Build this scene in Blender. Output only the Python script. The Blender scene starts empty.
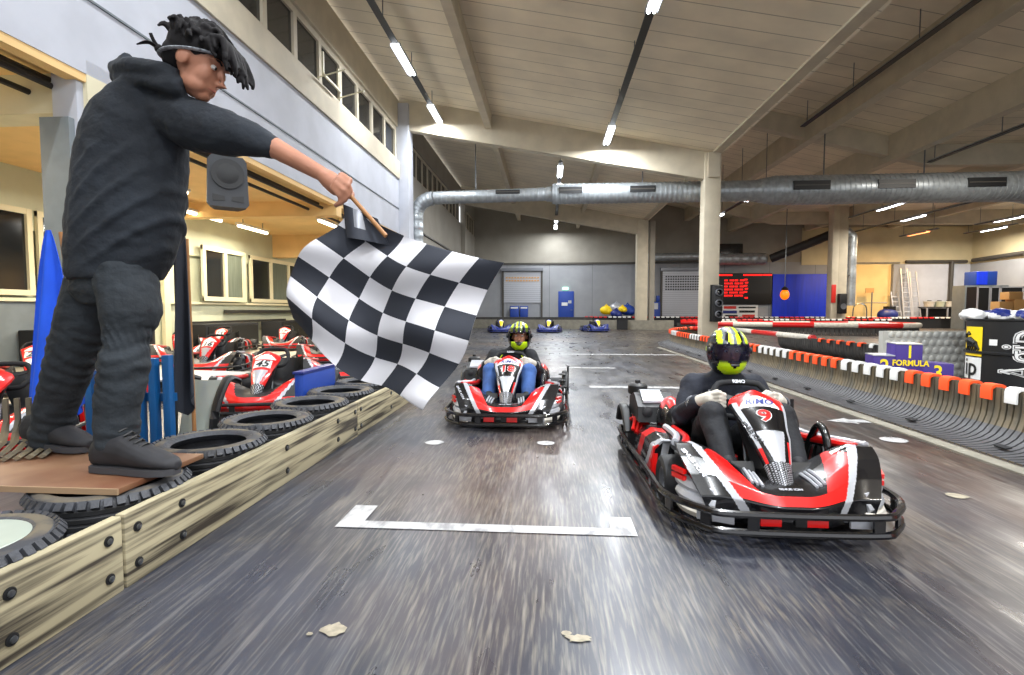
import bpy, bmesh, math, random
from mathutils import Vector, Matrix, noise
R = math.radians
S = bpy.context.scene
COL = S.collection

# ---------------------------------------------------------------- camera
cam_data = bpy.data.cameras.new('camera')
cam_data.sensor_width = 36.0
cam_data.lens = 510.0 / 1024 * 36
cam_data.clip_end = 300
cam = bpy.data.objects.new('camera', cam_data)
COL.objects.link(cam)
cam.location = (0, 0, 1.05)
cam.rotation_euler = (R(90) - math.atan(27.5 / 510), 0, math.atan(37 / 510))
S.camera = cam

# ---------------------------------------------------------------- world, exposure
wd = bpy.data.worlds.new('world'); S.world = wd; wd.use_nodes = True
wd.node_tree.nodes['Background'].inputs[0].default_value = (.62, .64, .68, 1)
wd.node_tree.nodes['Background'].inputs[1].default_value = 2.0
S.view_settings.view_transform = 'Standard'
S.view_settings.look = 'None'
S.view_settings.gamma = 1
S.view_settings.use_curve_mapping = False
S.view_settings.exposure = 0.4
S.cycles.max_bounces = 8
S.cycles.diffuse_bounces = 5
S.cycles.sample_clamp_indirect = 6

# ---------------------------------------------------------------- lamps of the hall
def area(name, loc, sx, sy, power, col=(1, 1, 1), rot=(0, 0, 0)):
    l = bpy.data.lights.new(name, 'AREA'); l.shape = 'RECTANGLE'
    l.size, l.size_y, l.energy, l.color = sx, sy, power, col
    o = bpy.data.objects.new(name, l); COL.objects.link(o)
    o.location, o.rotation_euler = loc, rot
    return o
COOL = (.92, .96, 1.0); NEUT = (1, .93, .82); WARM = (1, .62, .26)
# light of the strip lamps (x, y, z, watts, colour); the fixtures themselves are built further down
HALL = [(-3.7, 13.1, 7.38, 110, COOL), (-3.7, 16.75, 7.38, 120, COOL), (1.82, 8.9, 6.42, 300, COOL), (1.82, 16.25, 6.42, 300, COOL),
        (-3.7, 2.2, 7.38, 120, COOL), (-3.7, 6.0, 7.38, 110, COOL), (1.82, 1.0, 6.42, 330, COOL), (1.82, 4.9, 6.42, 300, COOL), (-3.7, -3, 7.38, 150, COOL), (1.82, -3, 6.42, 300, COOL),
        (.4, 20.2, 6.4, 260, COOL), (.4, 23.0, 6.4, 260, COOL), (.4, 30.6, 6.35, 200, COOL), (.4, 33.2, 6.35, 160, COOL),
        (8.4, -4, 7.1, 300, NEUT), (8.4, -7, 7.1, 300, NEUT), (13.1, 14.2, 6.1, 300, NEUT), (8.2, 21.5, 5.6, 200, NEUT), (8.2, 26, 5.6, 160, NEUT),
        (15, 24, 5.6, 220, NEUT), (18, 27, 5.6, 220, NEUT), (21, 31, 5.4, 300, WARM), (22.5, 27, 5.5, 260, NEUT), (25, 31, 5.6, 260, NEUT)]
AISLE = [(-8.65, 12.3, 3.3, 90), (-8.65, 14.5, 3.3, 80), (-6.05, 13.9, 3.3, 90), (-7.4, 20, 3.3, 90), (-7.3, 9.2, 3.3, 120), (-7.4, 4.8, 3.3, 120)]  # last two are added fill lamps, placed out of sight
for i, (x, y, z, w, c) in enumerate(HALL):
    area('lamp_light', (x, y, z - .08), .12, 1.5, w, c)
for i, (x, y, z, w) in enumerate(AISLE):
    area('aisle_light', (x, y, z - .06), .1, 1.3, w, (1, .9, .72))

# ---------------------------------------------------------------- materials
def lin(c):
    return tuple(((v / 255) / 12.92 if v <= 10 else ((v / 255 + .055) / 1.055) ** 2.4) for v in c) + (1,)
MATS = {}
def mat(name, rgb, rough=.6, metal=0, var=0, scale=8, stretch=None, bump=0, bscale=None, coat=0, emit=None, estr=0, spec=.5, rgb2=None, thr=(.4, .6)):
    m = bpy.data.materials.new(name); m.use_nodes = True
    nt = m.node_tree; b = nt.nodes['Principled BSDF']
    col = lin(rgb)
    b.inputs['Base Color'].default_value = col
    b.inputs['Roughness'].default_value = rough
    b.inputs['Metallic'].default_value = metal
    b.inputs['Coat Weight'].default_value = coat
    b.inputs['Specular IOR Level'].default_value = spec
    if emit:
        b.inputs['Emission Color'].default_value = lin(emit); b.inputs['Emission Strength'].default_value = estr
    if var or bump or rgb2:
        tc = nt.nodes.new('ShaderNodeTexCoord'); mp = nt.nodes.new('ShaderNodeMapping')
        nt.links.new(tc.outputs['Object'], mp.inputs[0])
        if stretch: mp.inputs['Scale'].default_value = stretch
    if var or rgb2:
        n = nt.nodes.new('ShaderNodeTexNoise'); n.inputs['Scale'].default_value = scale; n.inputs['Detail'].default_value = 6
        nt.links.new(mp.outputs[0], n.inputs['Vector'])
        r = nt.nodes.new('ShaderNodeValToRGB')
        r.color_ramp.elements[0].position, r.color_ramp.elements[1].position = thr
        if rgb2:
            r.color_ramp.elements[0].color = lin(rgb2); r.color_ramp.elements[1].color = col
        else:
            r.color_ramp.elements[0].color = tuple(v * (1 - var) for v in col[:3]) + (1,)
            r.color_ramp.elements[1].color = tuple(min(1, v * (1 + var)) for v in col[:3]) + (1,)
        nt.links.new(n.outputs['Fac'], r.inputs[0]); nt.links.new(r.outputs[0], b.inputs['Base Color'])
    if bump:
        n2 = nt.nodes.new('ShaderNodeTexNoise'); n2.inputs['Scale'].default_value = bscale or scale; n2.inputs['Detail'].default_value = 4
        nt.links.new(mp.outputs[0], n2.inputs['Vector'])
        bp = nt.nodes.new('ShaderNodeBump'); bp.inputs['Strength'].default_value = bump; bp.inputs['Distance'].default_value = .02
        nt.links.new(n2.outputs['Fac'], bp.inputs['Height']); nt.links.new(bp.outputs[0], b.inputs['Normal'])
    MATS[name] = m
    return m

def floor_material():
    m = bpy.data.materials.new('worn_asphalt'); m.use_nodes = True
    nt = m.node_tree; N = nt.nodes; L = nt.links; b = N['Principled BSDF']
    tc = N.new('ShaderNodeTexCoord')
    def nz(scale, sc=(1, 1, 1), rot=0, det=6, dist=0):
        mp = N.new('ShaderNodeMapping'); mp.inputs['Scale'].default_value = sc; mp.inputs['Rotation'].default_value = (0, 0, rot)
        L.new(tc.outputs['Object'], mp.inputs[0])
        n = N.new('ShaderNodeTexNoise'); n.inputs['Scale'].default_value = scale; n.inputs['Detail'].default_value = det; n.inputs['Distortion'].default_value = dist
        L.new(mp.outputs[0], n.inputs['Vector']); return n.outputs['Fac']
    def ramp(f, a, c, ca=(0, 0, 0, 1), cb=(1, 1, 1, 1)):
        r = N.new('ShaderNodeValToRGB'); r.color_ramp.elements[0].position = a; r.color_ramp.elements[1].position = c
        r.color_ramp.elements[0].color = ca; r.color_ramp.elements[1].color = cb; L.new(f, r.inputs[0]); return r.outputs[0]
    def mix(f, a, c):
        x = N.new('ShaderNodeMix'); x.data_type = 'RGBA'
        if isinstance(f, float): x.inputs[0].default_value = f
        else: L.new(f, x.inputs[0])
        for s, v in ((6, a), (7, c)):
            if isinstance(v, tuple): x.inputs[s].default_value = v
            else: L.new(v, x.inputs[s])
        return x.outputs[2]
    def mul(a, c):
        x = N.new('ShaderNodeMath'); x.operation = 'MULTIPLY'; L.new(a, x.inputs[0])
        if isinstance(c, float): x.inputs[1].default_value = c
        else: L.new(c, x.inputs[1])
        return x.outputs[0]
    def band(f, c, w):
        r = N.new('ShaderNodeValToRGB'); e = r.color_ramp.elements; e[0].position = c - w; e[0].color = (0, 0, 0, 1); e[1].position = c; e[1].color = (1, 1, 1, 1)
        q = e.new(c + w); q.color = (0, 0, 0, 1); L.new(f, r.inputs[0]); return r.outputs[0]
    base = ramp(nz(1.1, (1, .55, 1), .15, 10, .3), .32, .72, lin((30, 33, 43)), lin((58, 61, 73)))
    sep = N.new('ShaderNodeSeparateXYZ'); L.new(tc.outputs['Object'], sep.inputs[0])
    ad = N.new('ShaderNodeMath'); ad.operation = 'MULTIPLY_ADD'; L.new(nz(.7, (1, .4, 1), .1, 5), ad.inputs[0]); ad.inputs[1].default_value = 3.0; L.new(sep.outputs[0], ad.inputs[2])
    mr = N.new('ShaderNodeMapRange'); mr.inputs['From Min'].default_value = 2.7; mr.inputs['From Max'].default_value = 4.2; L.new(ad.outputs[0], mr.inputs[0])
    FX = mr
    base = mix(mul(mr.outputs[0], .85), base, lin((48, 41, 37)))
    mr2 = ramp(nz(.5, (1, .6, 1), .9, 4), .52, .66)
    base = mix(mul(mr2, .55), base, lin((92, 70, 56)))
    # rubber laid down along the track
    base = mix(mul(ramp(nz(5, (1, .22, 1), -.04, 9, .4), .48, .72), .4), base, lin((22, 23, 28)))
    # pale scuffs, in zones
    zone = ramp(nz(1.1, (.6, 1, 1), .4, 6, .6), .50, .66)
    sc1 = ramp(nz(85, (1, .07, 1), .07, 10, .05), .46, .70)
    base = mix(mul(mul(sc1, zone), .60), base, lin((146, 134, 112)))
    sc2 = ramp(nz(70, (1, .06, 1), -.20, 8, .05), .54, .68)
    base = mix(mul(sc2, .30), base, lin((128, 124, 118)))
    zone2 = ramp(nz(.5, (1, .8, 1), 1.2, 4, .4), .45, .58)
    sc3 = ramp(nz(75, (1, .07, 1), .34, 10, .05), .48, .70)
    base = mix(mul(mul(sc3, zone2), .42), base, lin((150, 142, 126)))
    for rot, st, k in ((.35, .035, .22), (-.5, .03, .15), (.08, .025, .2)):
        base = mix(mul(band(nz(2.6, (1, st, 1), rot, 3, .2), .56, .0035), k), base, lin((168, 164, 158)))
    L.new(base, b.inputs['Base Color'])
    rr = ramp(nz(3, (1.5, .4, 1), .2, 9), .3, .72, (.22, .22, .22, 1), (.50, .50, .50, 1))
    L.new(rr, b.inputs['Roughness'])
    bp = N.new('ShaderNodeBump'); bp.inputs['Strength'].default_value = .07; bp.inputs['Distance'].default_value = .02
    L.new(nz(9, (1.5, .5, 1), .2, 8), bp.inputs['Height']); L.new(bp.outputs[0], b.inputs['Normal'])
    b.inputs['Specular IOR Level'].default_value = .6
    MATS['floor'] = m
    return m
floor_material()

def board_material(name, base, joint, period, width, axis=1, var=.06):
    """painted boards: thin darker joints every `period` metres along an axis, light dirt"""
    m = bpy.data.materials.new(name); m.use_nodes = True
    nt = m.node_tree; N = nt.nodes; L = nt.links; b = N['Principled BSDF']
    tc = N.new('ShaderNodeTexCoord'); sx = N.new('ShaderNodeSeparateXYZ'); L.new(tc.outputs['Object'], sx.inputs[0])
    d = N.new('ShaderNodeMath'); d.operation = 'DIVIDE'; L.new(sx.outputs[axis], d.inputs[0]); d.inputs[1].default_value = period
    f = N.new('ShaderNodeMath'); f.operation = 'FRACT'; L.new(d.outputs[0], f.inputs[0])
    c = N.new('ShaderNodeMath'); c.operation = 'LESS_THAN'; L.new(f.outputs[0], c.inputs[0]); c.inputs[1].default_value = width / period
    n = N.new('ShaderNodeTexNoise'); n.inputs['Scale'].default_value = .9; n.inputs['Detail'].default_value = 8; L.new(tc.outputs['Object'], n.inputs['Vector'])
    r = N.new('ShaderNodeValToRGB'); L.new(n.outputs['Fac'], r.inputs[0])
    k = lin(base); r.color_ramp.elements[0].color = tuple(v * (1 - var * 2) for v in k[:3]) + (1,); r.color_ramp.elements[1].color = tuple(v * (1 + var) for v in k[:3]) + (1,)
    r.color_ramp.elements[0].position = .35; r.color_ramp.elements[1].position = .65
    x = N.new('ShaderNodeMix'); x.data_type = 'RGBA'; L.new(c.outputs[0], x.inputs[0]); L.new(r.outputs[0], x.inputs[6]); x.inputs[7].default_value = lin(joint)
    L.new(x.outputs[2], b.inputs['Base Color']); b.inputs['Roughness'].default_value = .75
    MATS[name] = m
    return m
board_material('ceiling', (240, 228, 203), (172, 160, 138), .55, .022)
board_material('wallboard', (150, 152, 156), (112, 114, 118), 2.9, .03, 0)

mat('white_wall', (188, 191, 200), .7, var=.05, scale=1.5)
mat('beam', (200, 190, 168), .7, var=.06, scale=2)
mat('cream', (214, 206, 176), .7, var=.05, scale=2)
mat('paddock_wall', (196, 200, 176), .7, var=.06, scale=1.2)
mat('ochre_lamplit', (236, 198, 136), .7, var=.05, scale=1.5)  # orange of the warm paddock lamps put into the base colour
mat('grey_paint', (112, 120, 124), .6, var=.06, scale=4)
mat('dark_wall', (150, 145, 134), .75, var=.06, scale=1)
mat('beige_wall', (196, 184, 150), .75, var=.05, scale=1)
mat('warm_lit_wall', (226, 200, 140), .75, var=.05, scale=1)  # glow of the warm lamp on the back wall put into its colour
mat('bubble', (196, 196, 190), .4, .2)
mat('concrete', (128, 124, 112), .8, var=.1, scale=5)
mat('dark_steel', (70, 66, 60), .5)
mat('frame_white', (220, 212, 180), .55)
mat('night_glass', (26, 30, 34), .08, spec=.8)
mat('curtain', (96, 104, 92), .8, var=.15, scale=6, stretch=(1, 6, .2))
mat('galv', (164, 170, 174), .38, .55, var=.12, scale=6)
mat('galv_dark', (58, 56, 54), .5, .4)
mat('black', (16, 17, 19), .5)
mat('black_gloss', (14, 14, 17), .22, coat=.5)
mat('black_matte', (22, 23, 26), .8)
mat('paint_old', (146, 138, 120), .6, var=.15, scale=40)
mat('speaker_grey', (60, 62, 66), .7)
mat('rubber', (30, 31, 34), .62, var=.25, scale=30)
mat('tyre', (52, 54, 60), .55, var=.25, scale=14, bump=.2, bscale=60)
mat('tyre_dusty', (96, 88, 74), .75, rgb2=(54, 55, 60), scale=7, thr=(.42, .6))
mat('red', (214, 22, 20), .28, coat=.5)
mat('red_soft', (206, 40, 30), .45)
mat('orange', (255, 84, 30), .45)
mat('white', (228, 228, 226), .4)
mat('white_dirty', (214, 208, 196), .6, var=.1, scale=10)
mat('silver', (176, 178, 184), .35, .3)
mat('silver_dark', (116, 118, 124), .35, .4)
mat('steel', (120, 124, 128), .3, .9)
mat('blue_kart', (34, 48, 120), .4)
mat('yellow', (250, 214, 20), .5)
mat('yellow_text', (246, 216, 30), .55)
mat('purple', (56, 34, 124), .55)
mat('blue_door', (24, 62, 150), .5)
mat('blue_sheet', (12, 52, 214), .55, var=.08, scale=2, stretch=(3, 1, .3))
mat('slat', (112, 100, 78), .7, rgb2=(82, 78, 68), scale=9, stretch=(1, 1, .25), thr=(.35, .62))
mat('slat_dark', (58, 56, 54), .7, var=.2, scale=6)
mat('slat_foot', (74, 74, 76), .55, var=.15, scale=8)
mat('scuffed_board', (176, 166, 136), .65, rgb2=(58, 51, 42), scale=2.6, stretch=(1, .42, 11), thr=(.38, .55))
mat('plank', (104, 66, 44), .5, rgb2=(132, 100, 74), scale=3, thr=(.35, .65))
mat('plank_edge', (150, 124, 96), .7)
mat('hoodie', (26, 32, 40), .9, var=.16, scale=5, bump=.35, bscale=26)
mat('jeans', (30, 36, 42), .85, var=.18, scale=6, bump=.35, bscale=30)
mat('shoe', (34, 34, 38), .7, var=.2, scale=14)
mat('shoe_sole', (58, 58, 62), .7)
mat('lips', (168, 98, 84), .5)
mat('skin', (166, 114, 90), .55, var=.06, scale=12)
mat('hair', (20, 18, 20), .75, spec=.25)
mat('headband', (150, 156, 164), .6, var=.4, scale=60)
mat('flag_white', (216, 216, 222), .8, var=.04, scale=4)
mat('flag_black', (40, 44, 54), .8)
mat('flag_blue', (22, 84, 216), .75, var=.1, scale=3)
mat('flag_yellow', (250, 176, 10), .7)
mat('flag_red', (216, 30, 36), .7, var=.1, scale=3)
mat('rack_blue', (16, 82, 138), .45)
mat('suit', (22, 26, 38), .8, var=.2, scale=8, bump=.25, bscale=30)
mat('suit_dark', (20, 22, 27), .8, var=.2, scale=8, bump=.25, bscale=30)
mat('denim', (52, 84, 140), .85, var=.2, scale=10)
mat('glove', (196, 190, 178), .75, var=.1, scale=20)
mat('lace', (40, 220, 90), .6)
mat('fluo', (196, 232, 10), .35, coat=.4)
mat('helmet_grey', (92, 98, 106), .35, coat=.4)
mat('lamp_on', (255, 255, 255), .5, emit=(240, 246, 255), estr=9)
mat('lamp_warm', (255, 255, 255), .5, emit=(255, 236, 200), estr=7)
mat('lamp_orange', (255, 200, 160), .5, emit=(255, 150, 84), estr=3)
mat('led_red', (200, 10, 10), .5, emit=(255, 24, 20), estr=1.2)
mat('beacon', (240, 120, 20), .4, emit=(255, 120, 10), estr=.8)
mat('sign_green', (140, 240, 200), .5, emit=(170, 255, 220), estr=2)
mat('wood_box', (196, 150, 92), .7)
mat('tarp', (196, 196, 206), .5, rgb2=(60, 70, 150), scale=4, thr=(.42, .5))
mat('panel_green', (160, 170, 160), .3, var=.08, scale=3)
mat('paint_white', (172, 172, 172), .5, rgb2=(128, 128, 130), scale=14, stretch=(1, .4, 1), thr=(.36, .5))
mat('floor_pale', (176, 170, 152), .5, var=.06, scale=2)
mat('caramel', (150, 104, 60), .6, var=.1, scale=3)
def visor_material():
    m = bpy.data.materials.new('visor'); m.use_nodes = True
    nt = m.node_tree; N = nt.nodes; b = N['Principled BSDF']
    b.inputs['Base Color'].default_value = (.012, .012, .03, 1); b.inputs['Roughness'].default_value = .06
    t = N.new('ShaderNodeBsdfTransparent'); t.inputs[0].default_value = (.62, .6, .75, 1)
    x = N.new('ShaderNodeMixShader'); x.inputs[0].default_value = .5
    nt.links.new(t.outputs[0], x.inputs[1]); nt.links.new(b.outputs[0], x.inputs[2])
    nt.links.new(x.outputs[0], N['Material Output'].inputs[0])
    MATS['visor'] = m
visor_material()
# ---------------------------------------------------------------- helpers
Z = Vector((0, 0, 1))
def V(*a): return Vector(a[0] if len(a) == 1 else a)
class MB:
    """collects shapes; build() links them as one mesh object"""
    def __init__(s): s.bm = bmesh.new(); s.mats = []
    def mi(s, m):
        if m not in s.mats: s.mats.append(m)
        return s.mats.index(m)
    def face(s, vs, k):
        try: f = s.bm.faces.new(vs); f.material_index = k; return f
        except ValueError: return None
    def box(s, c, size, m, rot=None, bev=0):
        k = s.mi(m); M = Matrix.Translation(c) @ (rot.to_4x4() if rot else Matrix()) @ Matrix.Diagonal((*size, 1))
        r = bmesh.ops.create_cube(s.bm, size=1, matrix=M); vs = r['verts']
        fs = {f for v in vs for f in v.link_faces}
        for f in fs: f.material_index = k
        if bev:
            es = list({e for v in vs for e in v.link_edges})
            b = bmesh.ops.bevel(s.bm, geom=es, offset=bev, segments=2, profile=.5, affect='EDGES')
            for f in b['faces']: f.material_index = k
        return s
    def loft(s, rings, m, cap=True, closed=False, matfn=None):
        k = s.mi(m); R_ = [[s.bm.verts.new(p) for p in r] for r in rings]; n = len(R_[0]); N = len(R_)
        for i in range(N if closed else N - 1):
            for j in range(n):
                s.face((R_[i][j], R_[i][(j + 1) % n], R_[(i + 1) % N][(j + 1) % n], R_[(i + 1) % N][j]), s.mi(matfn(i, j)) if matfn else k)
        if cap and not closed: s.face(R_[0][::-1], k); s.face(R_[-1], k)
        return s
    def tube(s, pts, r, m, n=8, closed=False, cap=True, flat=1.0, ref=Z):
        pts = [V(p) for p in pts]; N = len(pts); rs = r if isinstance(r, (list, tuple)) else [r] * N; rings = []
        for i, p in enumerate(pts):
            a = pts[(i - 1) % N] if (closed or i) else p; b = pts[(i + 1) % N] if (closed or i < N - 1) else p
            t = (b - a).normalized(); rf = ref if abs(t.dot(ref)) < .98 else Vector((1, 0, 0))
            u = t.cross(rf).normalized(); w = u.cross(t).normalized()
            rings.append([p + (u * math.cos(q) + w * math.sin(q) * flat) * rs[i] for q in [2 * math.pi * j / n for j in range(n)]])
        return s.loft(rings, m, cap, closed)
    def lathe(s, prof, m, M=None, n=32, matfn=None, closed=False):
        M = M or Matrix(); rings = []
        for r, z in prof: rings.append([M @ Vector((r * math.cos(q), r * math.sin(q), z)) for q in [2 * math.pi * j / n for j in range(n)]])
        return s.loft(rings, m, cap=not closed, closed=closed, matfn=matfn)
    def prism(s, poly, y0, y1, m, M=None):
        """polygon in xz, extruded along y"""
        M = M or Matrix(); k = s.mi(m)
        a = [s.bm.verts.new(M @ Vector((x, y0, z))) for x, z in poly]; b = [s.bm.verts.new(M @ Vector((x, y1, z))) for x, z in poly]
        n = len(poly); s.face(a, k); s.face(b[::-1], k)
        for i in range(n): s.face((a[i], b[i], b[(i + 1) % n], a[(i + 1) % n]), k)
        return s
    def ball(s, c, r, m, rot=None, n=16):
        k = s.mi(m); r = r if isinstance(r, (tuple, list)) else (r, r, r)
        M = Matrix.Translation(c) @ (rot.to_4x4() if rot else Matrix()) @ Matrix.Diagonal((*r, 1))
        q = bmesh.ops.create_uvsphere(s.bm, u_segments=n, v_segments=max(6, n // 2), radius=1, matrix=M)
        for f in {f for v in q['verts'] for f in v.link_faces}: f.material_index = k
        return s
    def shell(s, fn, nu, nv, th, matfn, closed_u=False):
        """surface fn(u,v) -> (point, normal) given a thickness behind it"""
        A = []; B = []
        for i in range(nu + 1):
            a = []; b = []
            for j in range(nv + 1):
                p, nn = fn(i / nu, j / nv); a.append(s.bm.verts.new(p)); b.append(s.bm.verts.new(p - nn * th))
            A.append(a); B.append(b)
        for i in range(nu):
            for j in range(nv):
                k = s.mi(matfn((i + .5) / nu, (j + .5) / nv))
                s.face((A[i][j], A[i + 1][j], A[i + 1][j + 1], A[i][j + 1]), k); s.face((B[i][j + 1], B[i + 1][j + 1], B[i + 1][j], B[i][j]), k)
        for i in range(nu):
            k = s.mi(matfn((i + .5) / nu, 0)); s.face((A[i][0], B[i][0], B[i + 1][0], A[i + 1][0]), k)
            k = s.mi(matfn((i + .5) / nu, 1)); s.face((A[i + 1][nv], B[i + 1][nv], B[i][nv], A[i][nv]), k)
        for j in range(nv):
            k = s.mi(matfn(0, (j + .5) / nv)); s.face((A[0][j + 1], B[0][j + 1], B[0][j], A[0][j]), k)
            k = s.mi(matfn(1, (j + .5) / nv)); s.face((A[nu][j], B[nu][j], B[nu][j + 1], A[nu][j + 1]), k)
        return s
    def build(s, name, parent=None, origin=None, ang=38, loc=None, rot=None, fix=True):
        if fix: bmesh.ops.recalc_face_normals(s.bm, faces=s.bm.faces)
        me = bpy.data.meshes.new(name)
        if origin: bmesh.ops.translate(s.bm, verts=s.bm.verts, vec=-V(origin))
        for f in s.bm.faces: f.smooth = True
        s.bm.to_mesh(me); s.bm.free()
        for m in s.mats: me.materials.append(MATS[m])
        me.set_sharp_from_angle(angle=R(ang))
        return link(name, me, parent, loc, rot)
def link(name, me, parent=None, loc=None, rot=None):
    o = bpy.data.objects.new(name, me); COL.objects.link(o)
    if parent: o.parent = parent
    if loc: o.location = loc
    if rot: o.rotation_euler = rot
    return o
def tag(o, label=None, cat=None, group=None, kind=None):
    for k, v in (('label', label), ('category', cat), ('group', group), ('kind', kind)):
        if v: o[k] = v
    return o
def empty(name, loc, rz=0, label=None, cat=None, group=None):
    o = bpy.data.objects.new(name, None); COL.objects.link(o); o.location = loc; o.rotation_euler = (0, 0, rz)
    o.empty_display_size = .1
    return tag(o, label, cat, group)
def struct(o): o['kind'] = 'structure'; return o
def copy_tree(o, parent=None):
    c = o.copy(); COL.objects.link(c)
    if parent: c.parent = parent
    for ch in list(o.children): copy_tree(ch, c)
    return c
def copies(o, places, labels=None):
    """o first, then copies of o, at (loc, rz)"""
    out = []
    for i, (loc, rz) in enumerate(places):
        c = o if i == 0 else copy_tree(o)
        c.location = loc; c.rotation_euler = (0, 0, rz)
        if labels: c['label'] = labels[i]
        out.append(c)
    return out
def bez(pts, n=24, closed=False):
    """Catmull-Rom through points"""
    P = [V(p) for p in pts]; N = len(P); out = []
    segs = N if closed else N - 1; k = max(1, n // segs)
    for i in range(segs):
        p0 = P[(i - 1) % N] if closed or i else P[0]; p1 = P[i]; p2 = P[(i + 1) % N]; p3 = P[(i + 2) % N] if closed or i + 2 < N else P[-1]
        for j in range(k):
            t = j / k
            out.append(.5 * ((2 * p1) + (p2 - p0) * t + (2 * p0 - 5 * p1 + 4 * p2 - p3) * t * t + (3 * p1 - p0 - 3 * p2 + p3) * t ** 3))
    if not closed: out.append(P[-1])
    return out
def remesh(mb, voxel, smooth=4, factor=.5):
    """fuse the collected shapes into one continuous skin"""
    me = bpy.data.meshes.new('tmp'); mb.bm.to_mesh(me); mb.bm.free()
    o = bpy.data.objects.new('tmp', me); COL.objects.link(o)
    r = o.modifiers.new('r', 'REMESH'); r.mode = 'VOXEL'; r.voxel_size = voxel
    if smooth:
        q = o.modifiers.new('s', 'SMOOTH'); q.iterations = smooth; q.factor = factor
    dg = bpy.context.evaluated_depsgraph_get()
    out = bpy.data.meshes.new_from_object(o.evaluated_get(dg))
    bpy.data.objects.remove(o); bpy.data.meshes.remove(me)
    return out
def skin(name, mb, voxel, m, parent=None, origin=None, smooth=4, disp=None, matfn=None):
    me = remesh(mb, voxel, smooth)
    if disp:
        ns = [v.normal.copy() for v in me.vertices]
        for v, nn in zip(me.vertices, ns): v.co = v.co + nn * disp(v.co)
    me.materials.clear(); ms = m if isinstance(m, list) else [m]
    for k in ms: me.materials.append(MATS[k])
    if matfn:
        for p in me.polygons: p.material_index = matfn(p.center)
    for p in me.polygons: p.use_smooth = True
    if origin:
        o_ = V(origin)
        for v in me.vertices: v.co = v.co - o_
    me.name = name
    return link(name, me, parent)
def text_mesh(txt, size=1.0, bold=0, shear=0, ext=0.0, res=3):
    """centred lettering in the xy plane, as a mesh"""
    cu = bpy.data.curves.new('t', 'FONT'); cu.body = txt; cu.size = size; cu.align_x = 'CENTER'; cu.align_y = 'CENTER'
    cu.offset = bold; cu.shear = shear; cu.extrude = ext; cu.resolution_u = res
    o = bpy.data.objects.new('t', cu); COL.objects.link(o)
    me = bpy.data.meshes.new_from_object(o.evaluated_get(bpy.context.evaluated_depsgraph_get()))
    bpy.data.objects.remove(o); bpy.data.curves.remove(cu)
    return me
def lettering(name, txt, size, m, parent, M=None, fn=None, bold=0, shear=0, ext=.0015, sx=1.0):
    """text placed by a matrix, or laid onto a surface by fn(x, y) -> point"""
    me = text_mesh(txt, size, bold, shear, 0 if fn else ext)
    for v in me.vertices:
        v.co = fn(v.co.x * sx, v.co.y) if fn else M @ Vector((v.co.x * sx, v.co.y, v.co.z))
    me.materials.clear(); me.materials.append(MATS[m]); me.name = name
    return link(name, me, parent)
def facing(loc, right, up):
    """matrix of a text plane: x along right, y along up"""
    r = V(right).normalized(); u = V(up).normalized(); n = r.cross(u)
    return Matrix(((r.x, u.x, n.x, loc[0]), (r.y, u.y, n.y, loc[1]), (r.z, u.z, n.z, loc[2]), (0, 0, 0, 1)))
def wrinkle(scale, amp, str_=(1, 1, 1)):
    return lambda p: amp * noise.noise(Vector((p.x * scale * str_[0], p.y * scale * str_[1], p.z * scale * str_[2])))
def smooth01(a, b, x):
    t = max(0, min(1, (x - a) / (b - a))); return t * t * (3 - 2 * t)
def lerp(a, b, t): return a + (b - a) * t
# ================================================================ the hall
H0 = 1.05
def ceilL(x): return 7.21 - .197 * x
def ceilR(x): return max(8.15 - .24 * (x - 7.3), 6.75)
struct(MB().box((10, 13, -.1), (52, 56, .2), 'floor').build('floor'))
m = MB(); m.prism([(-5.35, ceilL(-5.35)), (5.6, ceilL(5.6)), (5.6, ceilL(5.6) + .2), (-5.35, ceilL(-5.35) + .2)], -9, 36, 'ceiling')
m.prism([(5.6, ceilR(5.6)), (13.1, ceilR(13.1)), (30.5, 6.75), (30.5, 6.95), (13.1, 6.95), (5.6, ceilR(5.6) + .2)], -9, 36, 'ceiling')
m.box((5.62, 13.5, 7.5), (.12, 45, 2.6), 'ceiling')
struct(m.build('ceiling'))
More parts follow.
